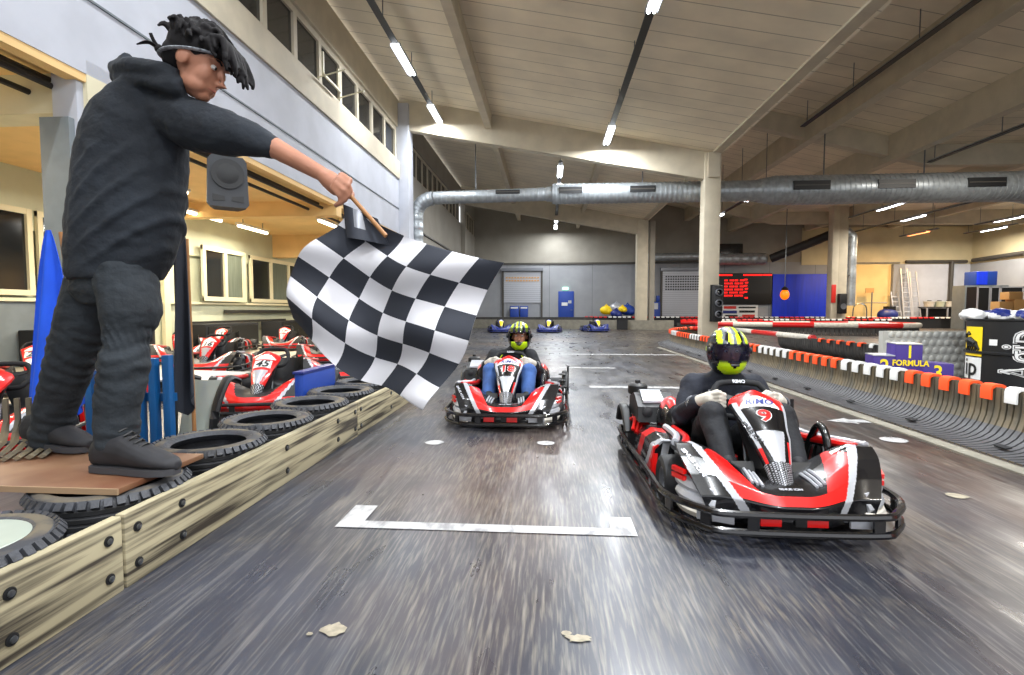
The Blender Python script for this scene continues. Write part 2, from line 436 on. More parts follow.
# left wall: white fascia over the open paddock, solid behind the second frame
m = MB(); m.box((-5.22, 4.25, 4.86), (.24, 26.5, 2.42), 'white_wall')
m.box((-5.22, 4.25, 7.66), (.24, 26.5, .9), 'beam'); m.box((-5.2, 4.25, 5.76), (.3, 26.5, .56), 'beam'); m.box((-5.09, 4.25, 4.48), (.02, 26.5, .025), 'grey_paint'); m.box((-5.19, 4.25, 3.61), (.16, 26.5, .1), 'ochre_lamplit')
struct(m.build('wall_left'))
m = MB(); m.box((-5.22, 26.5, 3.0), (.24, 18, 6.1), 'dark_wall'); m.box((-5.22, 26.5, 7.65), (.24, 18, .9), 'dark_wall')
m.box((-5.06, 23.6, 4.1), (.08, 11.4, .05), 'dark_steel')
struct(m.build('wall_left'))
nwin = 0
def window(name, x, y0, y1, z0, z1, n, tilt=None, fr='frame_white', pane='night_glass', th=.06, w=.08):
    """a ribbon of framed panes in a wall that runs along y"""
    global nwin
    o = empty('window_%d' % nwin, (x, (y0 + y1) / 2, z0)); o['kind'] = 'structure'; nwin += 1
    m = MB(); yc = (y0 + y1) / 2; L_ = y1 - y0; h = z1 - z0
    m.box((0, 0, w / 2), (th, L_, w), fr); m.box((0, 0, h - w / 2), (th, L_, w), fr)
    for i in range(n + 1): m.box((0, -L_ / 2 + w / 2 + i * (L_ - w) / n, h / 2), (th * 1.15, w, h - .01), fr)
    m.build('frame', o)
    for i in range(n):
        q = MB(); q.box((-.03, -L_ / 2 + (i + .5) * (L_ - w) / n + w / 2, h / 2), (.015, (L_ - w) / n, h - w), pane[i % len(pane)] if isinstance(pane, list) else pane); q.build('pane', o)
    return o
window('c', -5.2, 5.75, 17.2, 6.05, 7.2, 10, fr='beam', w=.14)
window('c', -5.2, -6, 5.3, 6.05, 7.2, 11)
window('c', -5.2, 17.95, 29.3, 6.05, 7.2, 12, fr='beam')
window('c', -5.2, 30.2, 35, 6.05, 7.2, 5, fr='beam')
# one sash of the clerestory stands open on two stays
o = empty('window_stay', (-4.98, 11.6, 6.12), 0, 'pale open sash with two stays under the high windows', 'window')
MB().box((.08, -.1, .04), (.04, .9, .05), 'frame_white').box((.04, -.5, .3), (.04, .05, .5), 'frame_white').box((.04, .3, .3), (.04, .05, .5), 'frame_white').build('sash', o)
for y in (-.5, .6): MB().tube([(-.1, y, .0), (.55, y, .16)], .016, 'frame_white').build('stay', o)
# back wall
m = MB(); m.box((12.2, 35.15, 2.1), (35.6, .3, 4.2), 'wallboard')
struct(m.build('wall_back'))
m = MB(); m.box((12.2, 35.15, 6.2), (35.6, .3, 4.0), 'dark_wall'); m.box((3, 34.97, 4.2), (17, .1, .12), 'dark_steel')
struct(m.build('wall_back'))
m = MB(); m.box((20.6, 34.96, 2.0), (3.2, .08, 4.0), 'warm_lit_wall'); m.box((22, 34.97, 5.2), (11, .06, 2.4), 'beige_wall'); m.box((25, 34.96, 2.0), (5.0, .06, 4.0), 'white_wall')
m.box((20.6, 34.92, 4.1), (4, .12, .1), 'concrete'); m.box((22.45, 34.85, 2), (.7, .3, 4.0), 'wallboard')
struct(m.build('wall_back'))
m = MB(); m.box((27.15, 13, 3.4), (.3, 44, 6.8), 'beige_wall'); m.box((26.97, 13, 2), (.08, 44, 4), 'wallboard')
struct(m.build('wall_right'))
# frames across the hall
def rafter(y, dz=0):
    m = MB(); a, b = -5.1, 5.55
    m.prism([(a, 7.2), (b, 5.24), (b, ceilL(b) + .02), (a, ceilL(a) + .02)], y - .15, y + .15, 'beam'); struct(m.build('roof_beam'))
    m = MB(); y += 1.6
    m.prism([(5.8, 7.86), (13.1, 5.72 + .35), (29.3, 5.9), (29.3, 6.8), (13.1, 6.8), (5.8, ceilR(5.8))], y - .15, y + .15, 'beam'); struct(m.build('roof_beam'))
for y in (5.4, 17.5, 29.7): rafter(y)
# beams along the hall
def longbeam(x, zb, zt, y0, y1, w=.28):
    struct(MB().box((x, (y0 + y1) / 2, (zb + zt) / 2), (w, y1 - y0, zt - zb), 'beam').build('roof_beam'))
longbeam(-2.05, 7.12, 7.62, -8.8, 35, .22)
for x, zb in ((5.42, 6.12), (9.1, 6.95), (11.9, 6.2), (16.8, 6.2), (22, 6.3)): longbeam(x, zb, (ceilL(x) if x < 5.6 else ceilR(x)) + .05, -8.8, 35, .32)
longbeam(1.9, 6.55, 6.88, 17.7, 35, .2)
# columns
def column(x, y, w, d, h, m_='beam', low=None):
    m = MB(); m.box((x, y, h / 2), (w, d, h), m_, bev=.02)
    if low: m.box((x, y, low / 2), (w + .02, d + .02, low), 'grey_paint')
    return struct(m.build('column'))
column(5.3, 17.5, .52, .5, 6.15)
MB().box((5.3, 17.42, 5.75), (.36, .5, .8), 'beam').build('column_head')['kind'] = 'structure'
column(5.25, 29.7, .62, .5, 6.1); column(5.85, 29.9, .3, .4, 6.1, 'dark_wall')
column(15.7, 29.7, .34, .5, 6.8); column(16.12, 29.75, .5, .5, 6.8)
column(-5.3, 5.5, .3, .32, 7.9, 'white_wall'); struct(MB().box((-5.36, 5.44, 1.57), (.34, .34, 3.14), 'grey_paint').build('column'))
column(-5.0, 17.5, .5, .6, 8.0, 'white_wall')
column(-5.0, 29.7, .3, .4, 8.0, 'dark_wall')
# paddock beside the track
struct(MB().box((-7.5, 7.5, 3.75), (4.5, 33, .16), 'ochre_lamplit').build('ceiling'))
m = MB(); m.box((-9.85, 7.5, .64), (.3, 33, 1.28), 'paddock_wall'); m.box((-9.85, 7.5, 3.12), (.3, 33, 1.16), 'paddock_wall')
m.box((-9.9, 7.5, 1.9), (.2, 33, 1.4), 'paddock_wall'); m.box((-9.66, 7.5, 1.24), (.1, 33, .06), 'frame_white')
m.box((-9.68, 9.0, .62), (.02, 2.2, 1.2), 'grey_paint'); m.box((-9.67, 10.9, .62), (.03, 1.4, 1.2), 'caramel')
struct(m.build('wall_left'))
struct(MB().box((-7.5, 24.1, 1.9), (4.6, .2, 3.8), 'paddock_wall').build('wall_back'))
struct(MB().box((-7.5, -9, 1.9), (4.6, .2, 3.8), 'paddock_wall').build('wall_front'))
struct(MB().box((-7.4, 5.6, 3.52), (4.6, .36, .56), 'cream').build('roof_beam'))
struct(MB().box((-7.4, 17.6, 3.3), (4.6, .4, .8), 'ochre_lamplit').build('roof_beam'))
struct(MB().box((-7.4, 12.2, 3.52), (4.6, .3, .4), 'ochre_lamplit').build('roof_beam'))
struct(MB().box((-7.6, 7.5, .004), (4.1, 33, .008), 'floor_pale').build('floor'))
window('p', -9.66, 9.05, 10.05, 1.32, 2.92, 1, w=.1); window('p', -9.66, 6.2, 8.95, 1.32, 2.92, 2, w=.1)
window('p', -9.55, 13.5, 15.5, 1.3, 2.85, 2, pane=['night_glass', 'curtain'], w=.13)
window('p', -9.64, 15.9, 23.2, 1.3, 2.82, 6, pane=['night_glass', 'curtain', 'night_glass', 'curtain'], w=.12)
struct(MB().box((-9.62, 12.2, 1.45), (.1, .2, 2.9), 'frame_white').build('trim_1'))
struct(MB().box((-9.62, 18.8, 1.0), (.08, 8.5, .1), 'galv_dark').build('trim_2'))
struct(MB().box((-9.62, 15.5, .7), (.06, 5, .07), 'galv_dark').build('trim_3'))
m = MB()
for dz, x in ((0, -5.45), (.1, -5.55), (-.02, -5.8)): m.tube([(x, -8, 3.5 + dz), (x, 17.3, 3.5 + dz)], .035, 'galv_dark')
struct(m.build('trim_5'))

# ---------------------------------------------------------------- roller shutters, door, things on the back wall
def shutter(n, x0, x1, z0, zb, z1, grid):
    o = empty('door_%d' % n, ((x0 + x1) / 2, 34.95, z0)); struct(o); w = x1 - x0; h = z1 - z0
    m = MB()
    for sx in (-1, 1): m.box((sx * (w / 2 + .05), 0, h / 2), (.12, .2, h), 'dark_steel')
    m.box((0, -.05, h + .05), (w + .3, .32, .2), 'silver_dark'); m.build('frame', o)
    m = MB(); k = int((h - (zb - z0)) / .14)
    for i in range(k):
        z = zb - z0 + (i + .5) * .14
        m.box((0, .02, z), (w, .05, .125), 'silver'); m.box((0, .02, z), (w, .03, .14), 'silver_dark')
    m.build('slat_curtain', o)
    m = MB()
    if grid:
        for i in range(14):
            for j in range(6): m.box((-w * .4 + i * w * .8 / 13, -.02, h - .42 - j * .17), (.1, .03, .085), 'black')
    else:
        for j in range(2):
            for i in range(12): m.box((-w * .42 + i * w * .84 / 11, -.02, h - .5 - j * .2), (.14, .03, .1), 'wood_box')
    m.build('light_panel', o)
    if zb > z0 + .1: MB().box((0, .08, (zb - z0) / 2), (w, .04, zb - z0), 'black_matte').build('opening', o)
    return o
shutter(1, -3.1, -.55, .25, 1.55, 3.75, False)
shutter(2, 7.55, 10.15, .2, .55, 3.7, True)
for i, (x, w) in enumerate(((-2.35, .6), (-1.7, .55))):
    q = tag(MB().box((x, 34.75, .85), (w, .3, .95), 'blue_door', bev=.03).box((x, 34.6, 1.2), (w * .8, .03, .1), 'white').build('storage_bin'),
            'blue bin in the half-open left roller shutter, ' + ('left one' if i == 0 else 'right one'), 'bin')
o = empty('door_3', (1.15, 34.95, .0)); struct(o)
MB().box((0, 0, 1.16), (1.06, .1, 2.32), 'blue_door', bev=.02).build('leaf', o)
MB().box((-.1, -.07, 1.45), (.4, .02, .22), 'white').box((.25, -.07, 1.6), (.22, .02, .2), 'silver').build('notice', o)
MB().tube([(.42, -.05, 1.05), (.42, -.12, 1.05), (.3, -.12, 1.05)], .02, 'steel').build('handle', o)
t = tag(MB().box((1.1, 34.94, 2.5), (.4, .12, .16), 'sign_green').build('exit_sign'), 'small lit green exit sign over the blue door', 'sign')
# scoreboard
o = empty('scoreboard', (12.9, 34.88, 1.45), 0, 'black lap-time display board with red lit figures', 'display')
MB().box((0, 0, 1.0), (3.4, .2, 2.05), 'black', bev=.03).build('housing', o)
m = MB(); random.seed(4); m.box((0, -.1, 1.35), (3.2, .012, 1.3), 'black')
for r_ in range(6):
    z = 1.55 - r_ * .2
    for c in range(4): [m.box((-1.32 + c * .33 + k * .075, -.11, z), (.05, .02, .12), 'led_red') for k in range(3 + (c + r_) % 2)]
    if r_ < 6: m.box((.02 + .05 * (r_ % 2), -.11, z + .05 - (.2 if r_ == 5 else 0)), (.2, .02, .1), 'led_red')
for x, w in ((-1.3, .9), (.0, .3), (.62, .9), (1.4, .55)): m.box((x, -.11, 1.9), (w, .02, .1), 'led_red')
m.build('lit_figures', o)
o = empty('poster', (12.6, 34.96, .5), 0, 'white rules poster with dark lines under the display board', 'poster')
MB().box((0, 0, .46), (2.4, .05, .85), 'white').build('sheet', o)
m = MB()
for x, z, w, h, c in ((-.6, .72, .8, .18, 'red_soft'), (.5, .72, 1.1, .1, 'black'), (-.6, .42, .9, .2, 'blue_kart'), (.5, .45, 1.0, .14, 'black'), (-.5, .15, .8, .16, 'black'), (.6, .17, .8, .16, 'red_soft')):
    m.box((x, -.04, z), (w, .02, h), c)
m.build('print', o)
o = empty('traffic_light', (5.42, 16.98, .07), 0, 'dark green three-lamp starting light beside the tall white column', 'traffic light')
MB().box((0, 0, 1.2), (.3, .24, 1.15), 'black', bev=.04).box((0, .12, 1.2), (.36, .04, 1.2), 'black').build('housing', o)
for z in (.85, 1.2, 1.55):
    MB().lathe([(.1, 0), (.11, .02), (.11, .14), (.095, .14), (.095, .02)], 'silver_dark', Matrix.Translation((0, -.12, z)) @ Matrix.Rotation(R(90), 4, 'X'), 16, closed=True).build('hood', o)
    MB().ball((0, -.12, z), (.09, .03, .09), 'black_gloss').build('lens', o)
MB().box((.0, .17, 1.2), (.06, .2, .06), 'steel').build('bracket', o)
o = empty('beacon_lamp', (13.3, 30, 1.72), 0, 'orange beacon hanging on a long cable in front of the display board', 'lamp')
MB().ball((0, 0, .2), (.24, .24, .3), 'beacon').build('globe', o); MB().lathe([(.12, .42), (.2, .5), (.1, .62), (.03, .66)], 'black', None, 16).build('cap', o)
MB().tube([(0, 0, .6), (0, 0, 5.0)], .022, 'steel', 6).build('cable', o)
tag(MB().box((16.42, 34.85, 1.75), (3.5, .08, 3.3), 'blue_sheet', bev=.02).build('wall_sheet'), 'bright blue sheet hung on the back wall right of the display', 'sheet')
tag(MB().box((15.62, 29.38, 1.95), (.24, .06, 1.0), 'red_soft', bev=.02).build('banner'), 'narrow red banner on the far white column', 'banner')
o = empty('speaker', (16.05, 29.32, .85), 0, 'dark loudspeaker fixed low on the far white column', 'speaker')
MB().box((0, 0, .55), (.4, .3, 1.1), 'black', bev=.04).build('cabinet', o); MB().lathe([(.02, .0), (.15, .02), (.16, 0)], 'silver_dark', Matrix.Translation((0, -.16, .4)) @ Matrix.Rotation(R(90), 4, 'X'), 16).build('cone', o)
o = empty('water_pump', (7.05, 34.4, 0), 0, 'blue workshop machine standing left of the right roller shutter', 'machine')
MB().box((0, 0, .8), (.5, .4, 1.6), 'blue_door', bev=.05).box((.1, -.1, 1.8), (.2, .3, .4), 'blue_door', bev=.03).build('body', o); MB().box((-.05, -.22, 1.3), (.28, .04, .4), 'silver').build('panel', o)
# toys and bags heaped behind the far barrier
for i, (x, y, z, r, c, l) in enumerate(((3.75, 33.9, .95, .42, 'yellow', 'yellow inflatable kart part behind the far barrier, left end of the heap'), (4.4, 33.9, 1.1, .45, 'silver', 'grey cover draped over the middle of the far heap'),
        (4.35, 33.6, .75, .38, 'blue_kart', 'dark blue bag low in the middle of the far heap'), (5.1, 33.8, .95, .5, 'blue_door', 'bright blue bag at the right end of the far heap'), (4.75, 33.5, 1.05, .28, 'yellow', 'small yellow bag on top of the far heap'))):
    m = MB(); m.ball((0, 0, r * .7), (r, r * .7, r * .7), c); m.ball((r * .4, -.1, r * .5), (r * .6, r * .5, r * .5), c); m.tube([(-r * .3, 0, r * 1.2), (0, 0, r * 1.6), (r * .3, 0, r * 1.2)], .05, c)
    q = tag(m.build('bag'), l, 'bag', 'bags heaped behind the far barrier'); q.location = (x, y, z - r * .5)
# warm bay on the right
o = empty('ladder', (22.7, 34.2, 0), 0, 'aluminium extension ladder leaning on the far right wall', 'ladder')
for dx, h, nm in ((0, 3.7, 'ladder_section'), (-.55, 2.2, 'ladder_section'), (.55, 3.5, 'ladder_section')):
    m = MB()
    for sx in (-.24, .24): m.tube([(dx + sx, -.2, .02), (dx + sx * .8, .45, h)], .045, 'silver', 6)
    k = int(h / .3)
    for i in range(1, k): m.tube([(dx - .22, -.2 + .65 * i / k, h * i / k), (dx + .22, -.2 + .65 * i / k, h * i / k)], .03, 'silver', 6)
    m.build(nm, o)
o = empty('work_table', (24.65, 33.9, 0), 0, 'dark framed work table by the far right wall with bins on it', 'table')
MB().box((0, 0, 1.22), (2.5, .8, .06), 'black').build('table_top', o); MB().box((0, .3, .62), (2.4, .05, 1.1), 'black').build('back_panel', o)
for sx in (-1.2, 0, 1.2): MB().box((sx, -.35, .6), (.07, .07, 1.2), 'silver').build('leg', o)
for i, x in enumerate((23.8, 24.4, 24.95, 25.5)):
    m = MB(); m.lathe([(.24, 0), (.3, .3), (.32, .3), (.32, .33), (.05, .34)], 'white_dirty' if i % 2 == 0 else 'paddock_wall', None, 14); m.box((0, 0, .38), (.2, .1, .05), 'black')
    q = tag(m.build('bin'), ['leftmost', 'second from left', 'third from left', 'rightmost'][i] + ' pale tub on the dark work table', 'tub', 'tubs on the work table'); q.location = (x, 33.9, 1.25)
def cabinet(x, y, w, h, lab):
    o = empty('flight_case', (x, y, 0), 0, lab, 'case', 'black cabinets by the right wall')
    MB().box((0, 0, h / 2), (w - .04, .7, h), 'black').build('body', o)
    m = MB()
    for sx in (-1, 1): m.box((sx * (w / 2 - .03), -.34, h / 2), (.05, .06, h), 'silver')
    m.box((0, -.34, h - .03), (w, .06, .06), 'silver'); m.build('edging', o); return o
for i, (x, w, lab) in enumerate(((22.25, .62, 'black tall case with silver edges, left one of three'), (22.8, .46, 'narrow black tall case between two wider ones'), (23.6, 1.1, 'wide black tall case with silver edges, right one of three'))): cabinet(x, 28.3, w, 2.25, lab)
tag(MB().box((23.6, 29.9, 2.77), (1.1, .8, .75), 'blue_door', bev=.03).box((23.35, 29.48, 2.77), (.55, .02, .7), 'blue_sheet').build('storage_box'), 'blue box on a shelf above the black cases', 'box')
struct(MB().box((23.6, 29.9, 1.19), (2.2, .9, 2.38), 'grey_paint').build('wall_right'))
o = empty('low_table', (21.9, 25.6, 0), 0, 'low dark table with cardboard boxes by the right wall', 'table')
MB().box((0, 0, .9), (2.8, .8, .08), 'black').build('table_top', o)
for sx in (-1.2, 1.2): MB().box((sx, 0, .44), (.1, .6, .86), 'black').build('leg', o)
for i, (x, z, w, h) in enumerate(((21.2, .94, .6, .5), (21.9, .94, .7, .6), (22.6, .94, .6, .4), (21.6, 1.54, .6, .35))):
    q = tag(MB().box((0, 0, h / 2), (w, .5, h), 'wood_box', bev=.01).box((0, 0, h), (w * .9, .06, .012), 'plank_edge').build('cardboard_box'),
            ['leftmost cardboard box on the low table', 'middle cardboard box on the low table', 'rightmost cardboard box on the low table', 'top cardboard box of the pile on the low table'][i], 'box', 'cardboard boxes on the low table'); q.location = (x, 25.6, z)
o = empty('hand_truck', (19.6, 33.8, 0), 0, 'thin tube frame trolley by the yellow-lit wall', 'trolley')
MB().tube(bez([(-.4, 0, .1), (-.35, 0, 1.3), (.35, 0, 1.3), (.4, 0, .1)], 18), .035, 'steel', 6).tube([(-1.3, 0, 1.5), (1.6, 0, 1.5)], .03, 'steel', 6).build('frame', o)
MB().box((0, -.1, .15), (.9, .3, .05), 'steel').build('plate', o)
o = empty('sign_post', (20.6, 34.3, 0), 0, 'thin post with a small orange plate by the yellow-lit wall', 'sign')
MB().tube([(0, 0, 0), (0, 0, 2.2)], .035, 'steel', 6).build('post', o); MB().box((-.15, 0, 2.3), (.5, .05, .3), 'wood_box').build('plate', o)
o = empty('compressor', (20.9, 33.2, 0), 0, 'dark machine on the floor near the ladder', 'machine')
MB().ball((0, 0, .75), (.6, .4, .4), 'blue_kart').box((.1, 0, 1.15), (.5, .4, .25), 'black').build('body', o); MB().box((0, 0, .2), (1.1, .6, .4), 'black').build('base', o)
# pipes on the right bay walls
m = MB()
m.tube([(22.9, 34.8, 4.15), (26.6, 34.8, 4.15)], .1, 'dark_steel'); m.tube([(25.7, 34.8, 4.15), (25.7, 34.8, .8)], .12, 'dark_steel')
tag(m.build('pipe'), 'dark pipe along the far right wall with a drop', 'pipe')
tag(MB().tube([(26.8, 34.6, 4.2), (26.8, 31, 4.3), (26.8, 30.8, 3.3), (26.8, 8, 3.3)], .12, 'dark_steel').build('pipe'), 'dark pipe stepping down along the right side wall', 'pipe')

# ---------------------------------------------------------------- ducts
def duct(path, rad, ring=.16, n=28, m_='galv'):
    """spiral-seam round duct along a path, rad may change by station"""
    P = [V(p) for p in path]; out = []; rr = []
    for i in range(len(P) - 1):
        k = max(1, int((P[i + 1] - P[i]).length / ring))
        for j in range(k):
            t = j / k; r = lerp(rad[i], rad[i + 1], t) if isinstance(rad, list) else rad
            p = P[i].lerp(P[i + 1], t); d = (P[i + 1] - P[i]) / k
            out += [p, p + d * .5, p + d * .56, p + d * .94]; rr += [r, r, r * 1.035, r * 1.035]
    out.append(P[-1]); rr.append(rad[-1] if isinstance(rad, list) else rad)
    m = MB(); m.tube(out, rr, m_, n); return m
o = empty('ventilation_duct', (-4.6, 18.15, 3.0), 0, 'long galvanised round air duct crossing the hall under the roof', 'duct')
zz = 5.1
def D(name, mb, nm=None): return mb.build(name, o, origin=(-4.6, 18.15, 3.0))
el = [(-4.75, 18.15, 2.2), (-4.75, 18.15, 4.4)] + [(-4.75 + .62 * (1 - math.cos(q)), 18.15, 4.4 + .62 * math.sin(q)) for q in [R(a) for a in range(12, 91, 13)]]
D('elbow_pipe', duct(el, .24, .3))
D('duct_section', duct([(-4.1, 18.15, 5.03), (-.05, 18.15, zz)], .22))
D('duct_section', duct([(-.1, 18.15, zz), (.1, 18.15, zz), (6.9, 18.15, zz)], [.25, .34, .34]))
D('duct_section', duct([(6.9, 18.15, zz), (7.5, 18.15, zz), (15.2, 18.15, zz)], [.36, .47, .47]))
D('duct_section', duct([(15.2, 18.15, zz), (15.9, 18.15, zz), (21, 18.15, zz)], [.48, .6, .6]))
for x, r_, w in ((-1.45, .22, .85), (.72, .34, .8), (3.15, .34, .85), (8.6, .47, 1.15), (11.25, .47, 1.15), (14.0, .47, 1.15)):
    D('outlet_grille', MB().box((x, 18.15 - r_ + .01, zz + .05), (w, .1, r_ * .62), 'black').box((x, 18.15 - r_ - .03, zz + .05), (w * .94, .04, .03), 'dark_steel'))
for x in (-2.6, 3.2, 9.2, 12.4): D('hanger', MB().tube([(x, 18.15, zz), (x, 18.15, min(ceilL(x) if x < 5.6 else ceilR(x), 7.6))], .02, 'steel', 6))
tag(duct([(5.95, 34.3, .2), (5.95, 34.3, 4.5), (10.0, 34.3, 4.55)], .24, .4).build('ventilation_duct'), 'grey air duct with a long drop left of the right roller shutter', 'duct')
tag(duct([(10.1, 34.2, 4.35), (13.9, 34.2, 4.35)], .36, .5).tube([(10.8, 34.2, 4.6), (10.8, 35, 4.6)], .03, 'steel').tube([(13.2, 34.2, 4.6), (13.2, 35, 4.6)], .03, 'steel').build('ventilation_duct'), 'short fat grey duct above the display board', 'duct')
tag(duct([(14.0, 33.6, 4.3), (16.8, 31.5, 5.6)], .26, .4, m_='galv_dark').build('ventilation_duct'), 'dark duct sloping up over the blue sheet', 'duct')
tag(duct([(17.05, 30.4, 1.3), (17.05, 30.4, 5.2), (16.7, 30.4, 5.5)], .27, .8).tube([(16.9, 30.2, 3), (16.3, 29.9, 3)], .04, 'steel').build('ventilation_duct'), 'grey air duct rising behind the far white column', 'duct')
tag(MB().box((11.3, 34.7, 4.95), (2.6, .3, .85), 'night_glass').build('wall_grille'), 'dark blue louvre high on the back wall behind the ducts', 'grille')

# ---------------------------------------------------------------- lamp strips
def strip(x, z, y0, y1, label, group=None):
    o = empty('lamp_rail', (x, y0, z), 0, label, 'lamp rail')
    MB().box((0, (y1 - y0) / 2, .06), (.1, y1 - y0, .06), 'galv').box((0, (y1 - y0) / 2, .03), (.16, y1 - y0, .02), 'galv_dark').build('rail', o)
    k = int((y1 - y0) / 2.4)
    for i in range(k + 1):
        yy = .3 + i * (y1 - y0 - .6) / k; zt = (ceilL(x) if x < 5.6 else ceilR(x)) - z
        MB().tube([(0, yy, .05), (0, yy, zt)], .012, 'steel', 6).build('hanger', o)
    return o
strip(-3.7, 7.4, -8, 18.9, 'grey lamp rail under the roof nearest the left wall')
strip(1.82, 6.44, -8, 19.0, 'grey lamp rail under the middle of the left roof bay')
strip(8.4, 7.12, -8, 18.0, 'unlit grey lamp rail under the right roof bay')
strip(13.1, 6.12, 8, 19.0, 'grey lamp rail far right under the roof')
strip(.4, 6.42, 19.0, 34.5, 'grey lamp rail in the rear bay behind the long duct')
strip(18, 5.62, 20, 34, 'grey lamp rail in the rear right bay')
strip(8.2, 5.62, 20, 28, 'grey lamp rail behind the tall column, right of it')
strip(15, 5.62, 22, 27, 'short grey lamp rail left of the far column')
strip(21, 5.42, 29.5, 32.5, 'short lamp rail that carries the orange lamp')
strip(22.5, 5.52, 25.5, 29, 'short lamp rail right of the orange lamp')
strip(25, 5.62, 29.5, 33, 'lamp rail farthest right in the rear bay')
lampc = empty('tube_lamp', (0, 0, 0), 0, 'x', 'lamp', 'ceiling tube lamps')
m = MB(); m.box((0, 0, .045), (.24, 1.6, .03), 'white'); m.box((-.115, 0, .01), (.015, 1.6, .06), 'silver'); m.box((.115, 0, .01), (.015, 1.6, .06), 'silver'); m.build('reflector', lampc)
for sx in (-.05, .05): MB().tube([(sx, -.77, 0), (sx, .77, 0)], .032, 'lamp_on', 8).build('tube', lampc)
NM = {(-3.7, 13.1): 'lit tube lamp on the left rail, the nearer of its two in view', (-3.7, 16.75): 'lit tube lamp on the left rail, the farther of its two in view', (1.82, 8.9): 'big lit tube lamp on the middle rail cut by the top edge',
      (1.82, 16.25): 'lit tube lamp at the far end of the middle rail', (.4, 20.2): 'lit tube lamp just above the thin part of the long duct', (.4, 23.0): 'lit tube lamp seen right behind the long duct',
      (.4, 30.6): 'small lit lamp far back below the duct, upper of two', (.4, 33.2): 'small lit lamp far back below the duct, lower of two', (13.1, 14.2): 'lit tube lamp at the right edge under the roof',
      (8.2, 21.5): 'lit lamp right of the tall column below the duct, nearer one', (8.2, 26): 'lit lamp right of the tall column below the duct, farther one', (15, 24): 'lit lamp left of the far column below the duct',
      (18, 27): 'lit lamp right of the far column below the duct', (21, 31): 'orange glowing lamp in the rear right bay', (22.5, 27): 'warm white lamp in the rear right bay, right of the orange one', (25, 31): 'warm white lamp farthest right in the rear bay'}
first = True
for (x, y, z, w, c) in HALL:
    q = lampc if first else copy_tree(lampc); first = False
    q.location = (x, y, z); q['label'] = NM.get((x, y), 'lit tube lamp on a roof rail over the near track')
    if (x, y) == (21, 31):
        for ch in q.children:
            if ch.name.startswith('tube'): ch.data = ch.data.copy(); ch.data.materials[0] = MATS['lamp_orange']
wl = empty('tube_lamp', (0, 0, 0), 0, 'x', 'lamp', 'paddock tube lamps')
MB().box((0, 0, .06), (.14, 1.5, .06), 'white').build('reflector', wl); MB().tube([(0, -.72, 0), (0, .72, 0)], .04, 'lamp_warm', 8).build('tube', wl)
for sy in (-.5, .5): MB().tube([(0, sy, .05), (0, sy, .29)], .012, 'steel', 6).build('hanger', wl)
for i, (x, y, z, w) in enumerate(AISLE):
    q = wl if i == 0 else copy_tree(wl); q.location = (x, y, z + .1)
    q['label'] = ['paddock tube lamp just right of the marshal', 'paddock tube lamp right of the hanging speaker', 'paddock tube lamp behind the hand with the flag', 'farthest paddock tube lamp behind the flag', 'paddock tube lamp hidden behind the back of the marshal', 'paddock tube lamp left of the cream beam'][i]
# ================================================================ track furniture
# floor markings
def mark(name, polys, label, m_='paint_white'):
    m = MB()
    for p in polys:
        k = m.mi(m_); m.face([m.bm.verts.new((x, y, .004)) for x, y in p], k)
        a = [m.bm.verts.new((x, y, .0)) for x, y in p]
    bmesh.ops.delete(m.bm, geom=[v for v in m.bm.verts if not v.link_faces], context='VERTS')
    return tag(m.build(name, fix=False), label, 'floor marking')
def rect(x0, y0, x1, y1): return [(x0, y0), (x1, y0), (x1, y1), (x0, y1)]
mark('grid_marking', [rect(-1.03, 2.345, .415, 2.425), rect(-1.03, 2.425, -.91, 2.62), rect(.30, 2.425, .415, 2.56)], 'white start box line with two short ends on the near track')
mark('track_line', [rect(.55, 6.9, 1.95, 7.06)], 'short white line across the track behind the right kart')
mark('track_line', [rect(.2, 9.2, 1.2, 9.36)], 'thin white line farther back across the track, right of the rear kart')
mark('track_line', [rect(.3, 12.0, 3.0, 12.25)], 'long pale line across the far end of the straight')
mark('arrow_marking', [[(2.62, 4.98), (2.86, 4.86), (2.86, 4.93), (3.02, 4.92), (3.02, 5.06), (2.86, 5.05), (2.86, 5.12)]], 'white arrow on the floor near the slatted barrier')
def disc(x, y, rx, ry, ph=0, n=14, j=.2):
    random.seed(int(x * 100 + y * 10) + ph)
    return [(x + rx * math.cos(q) * (1 - j * random.random()), y + ry * math.sin(q) * (1 - j * random.random())) for q in [2 * math.pi * i / n for i in range(n)]]
mark('paint_spot', [disc(2.78, 4.28, .1, .09, 0, 20, 0)], 'round white spot on the floor right of the right kart')
mark('paint_spot', [disc(2.3, 3.0, .06, .05, 3)], 'small worn pale spot on the floor right of the right kart nose', 'paint_old')
mark('worn_patch', [disc(-.70, 1.575, .055, .04, 1, 16, .45), disc(-.77, 1.545, .014, .012, 2, 8, .4)], 'worn pale patch low on the left of the near floor', 'paint_old')
mark('worn_patch', [disc(.095, 1.585, .05, .028, 5, 16, .5), disc(.06, 1.61, .02, .014, 6, 8, .4)], 'worn pale patch low in the middle of the near floor', 'paint_old')
mark('paint_spot', [disc(-.9, 3.93, .08, .08, 9), ], 'pale square mark before the left front wheel of the rear kart')
mark('paint_spot', [disc(-.02, 3.98, .08, .07, 11)], 'pale square mark before the right front wheel of the rear kart')
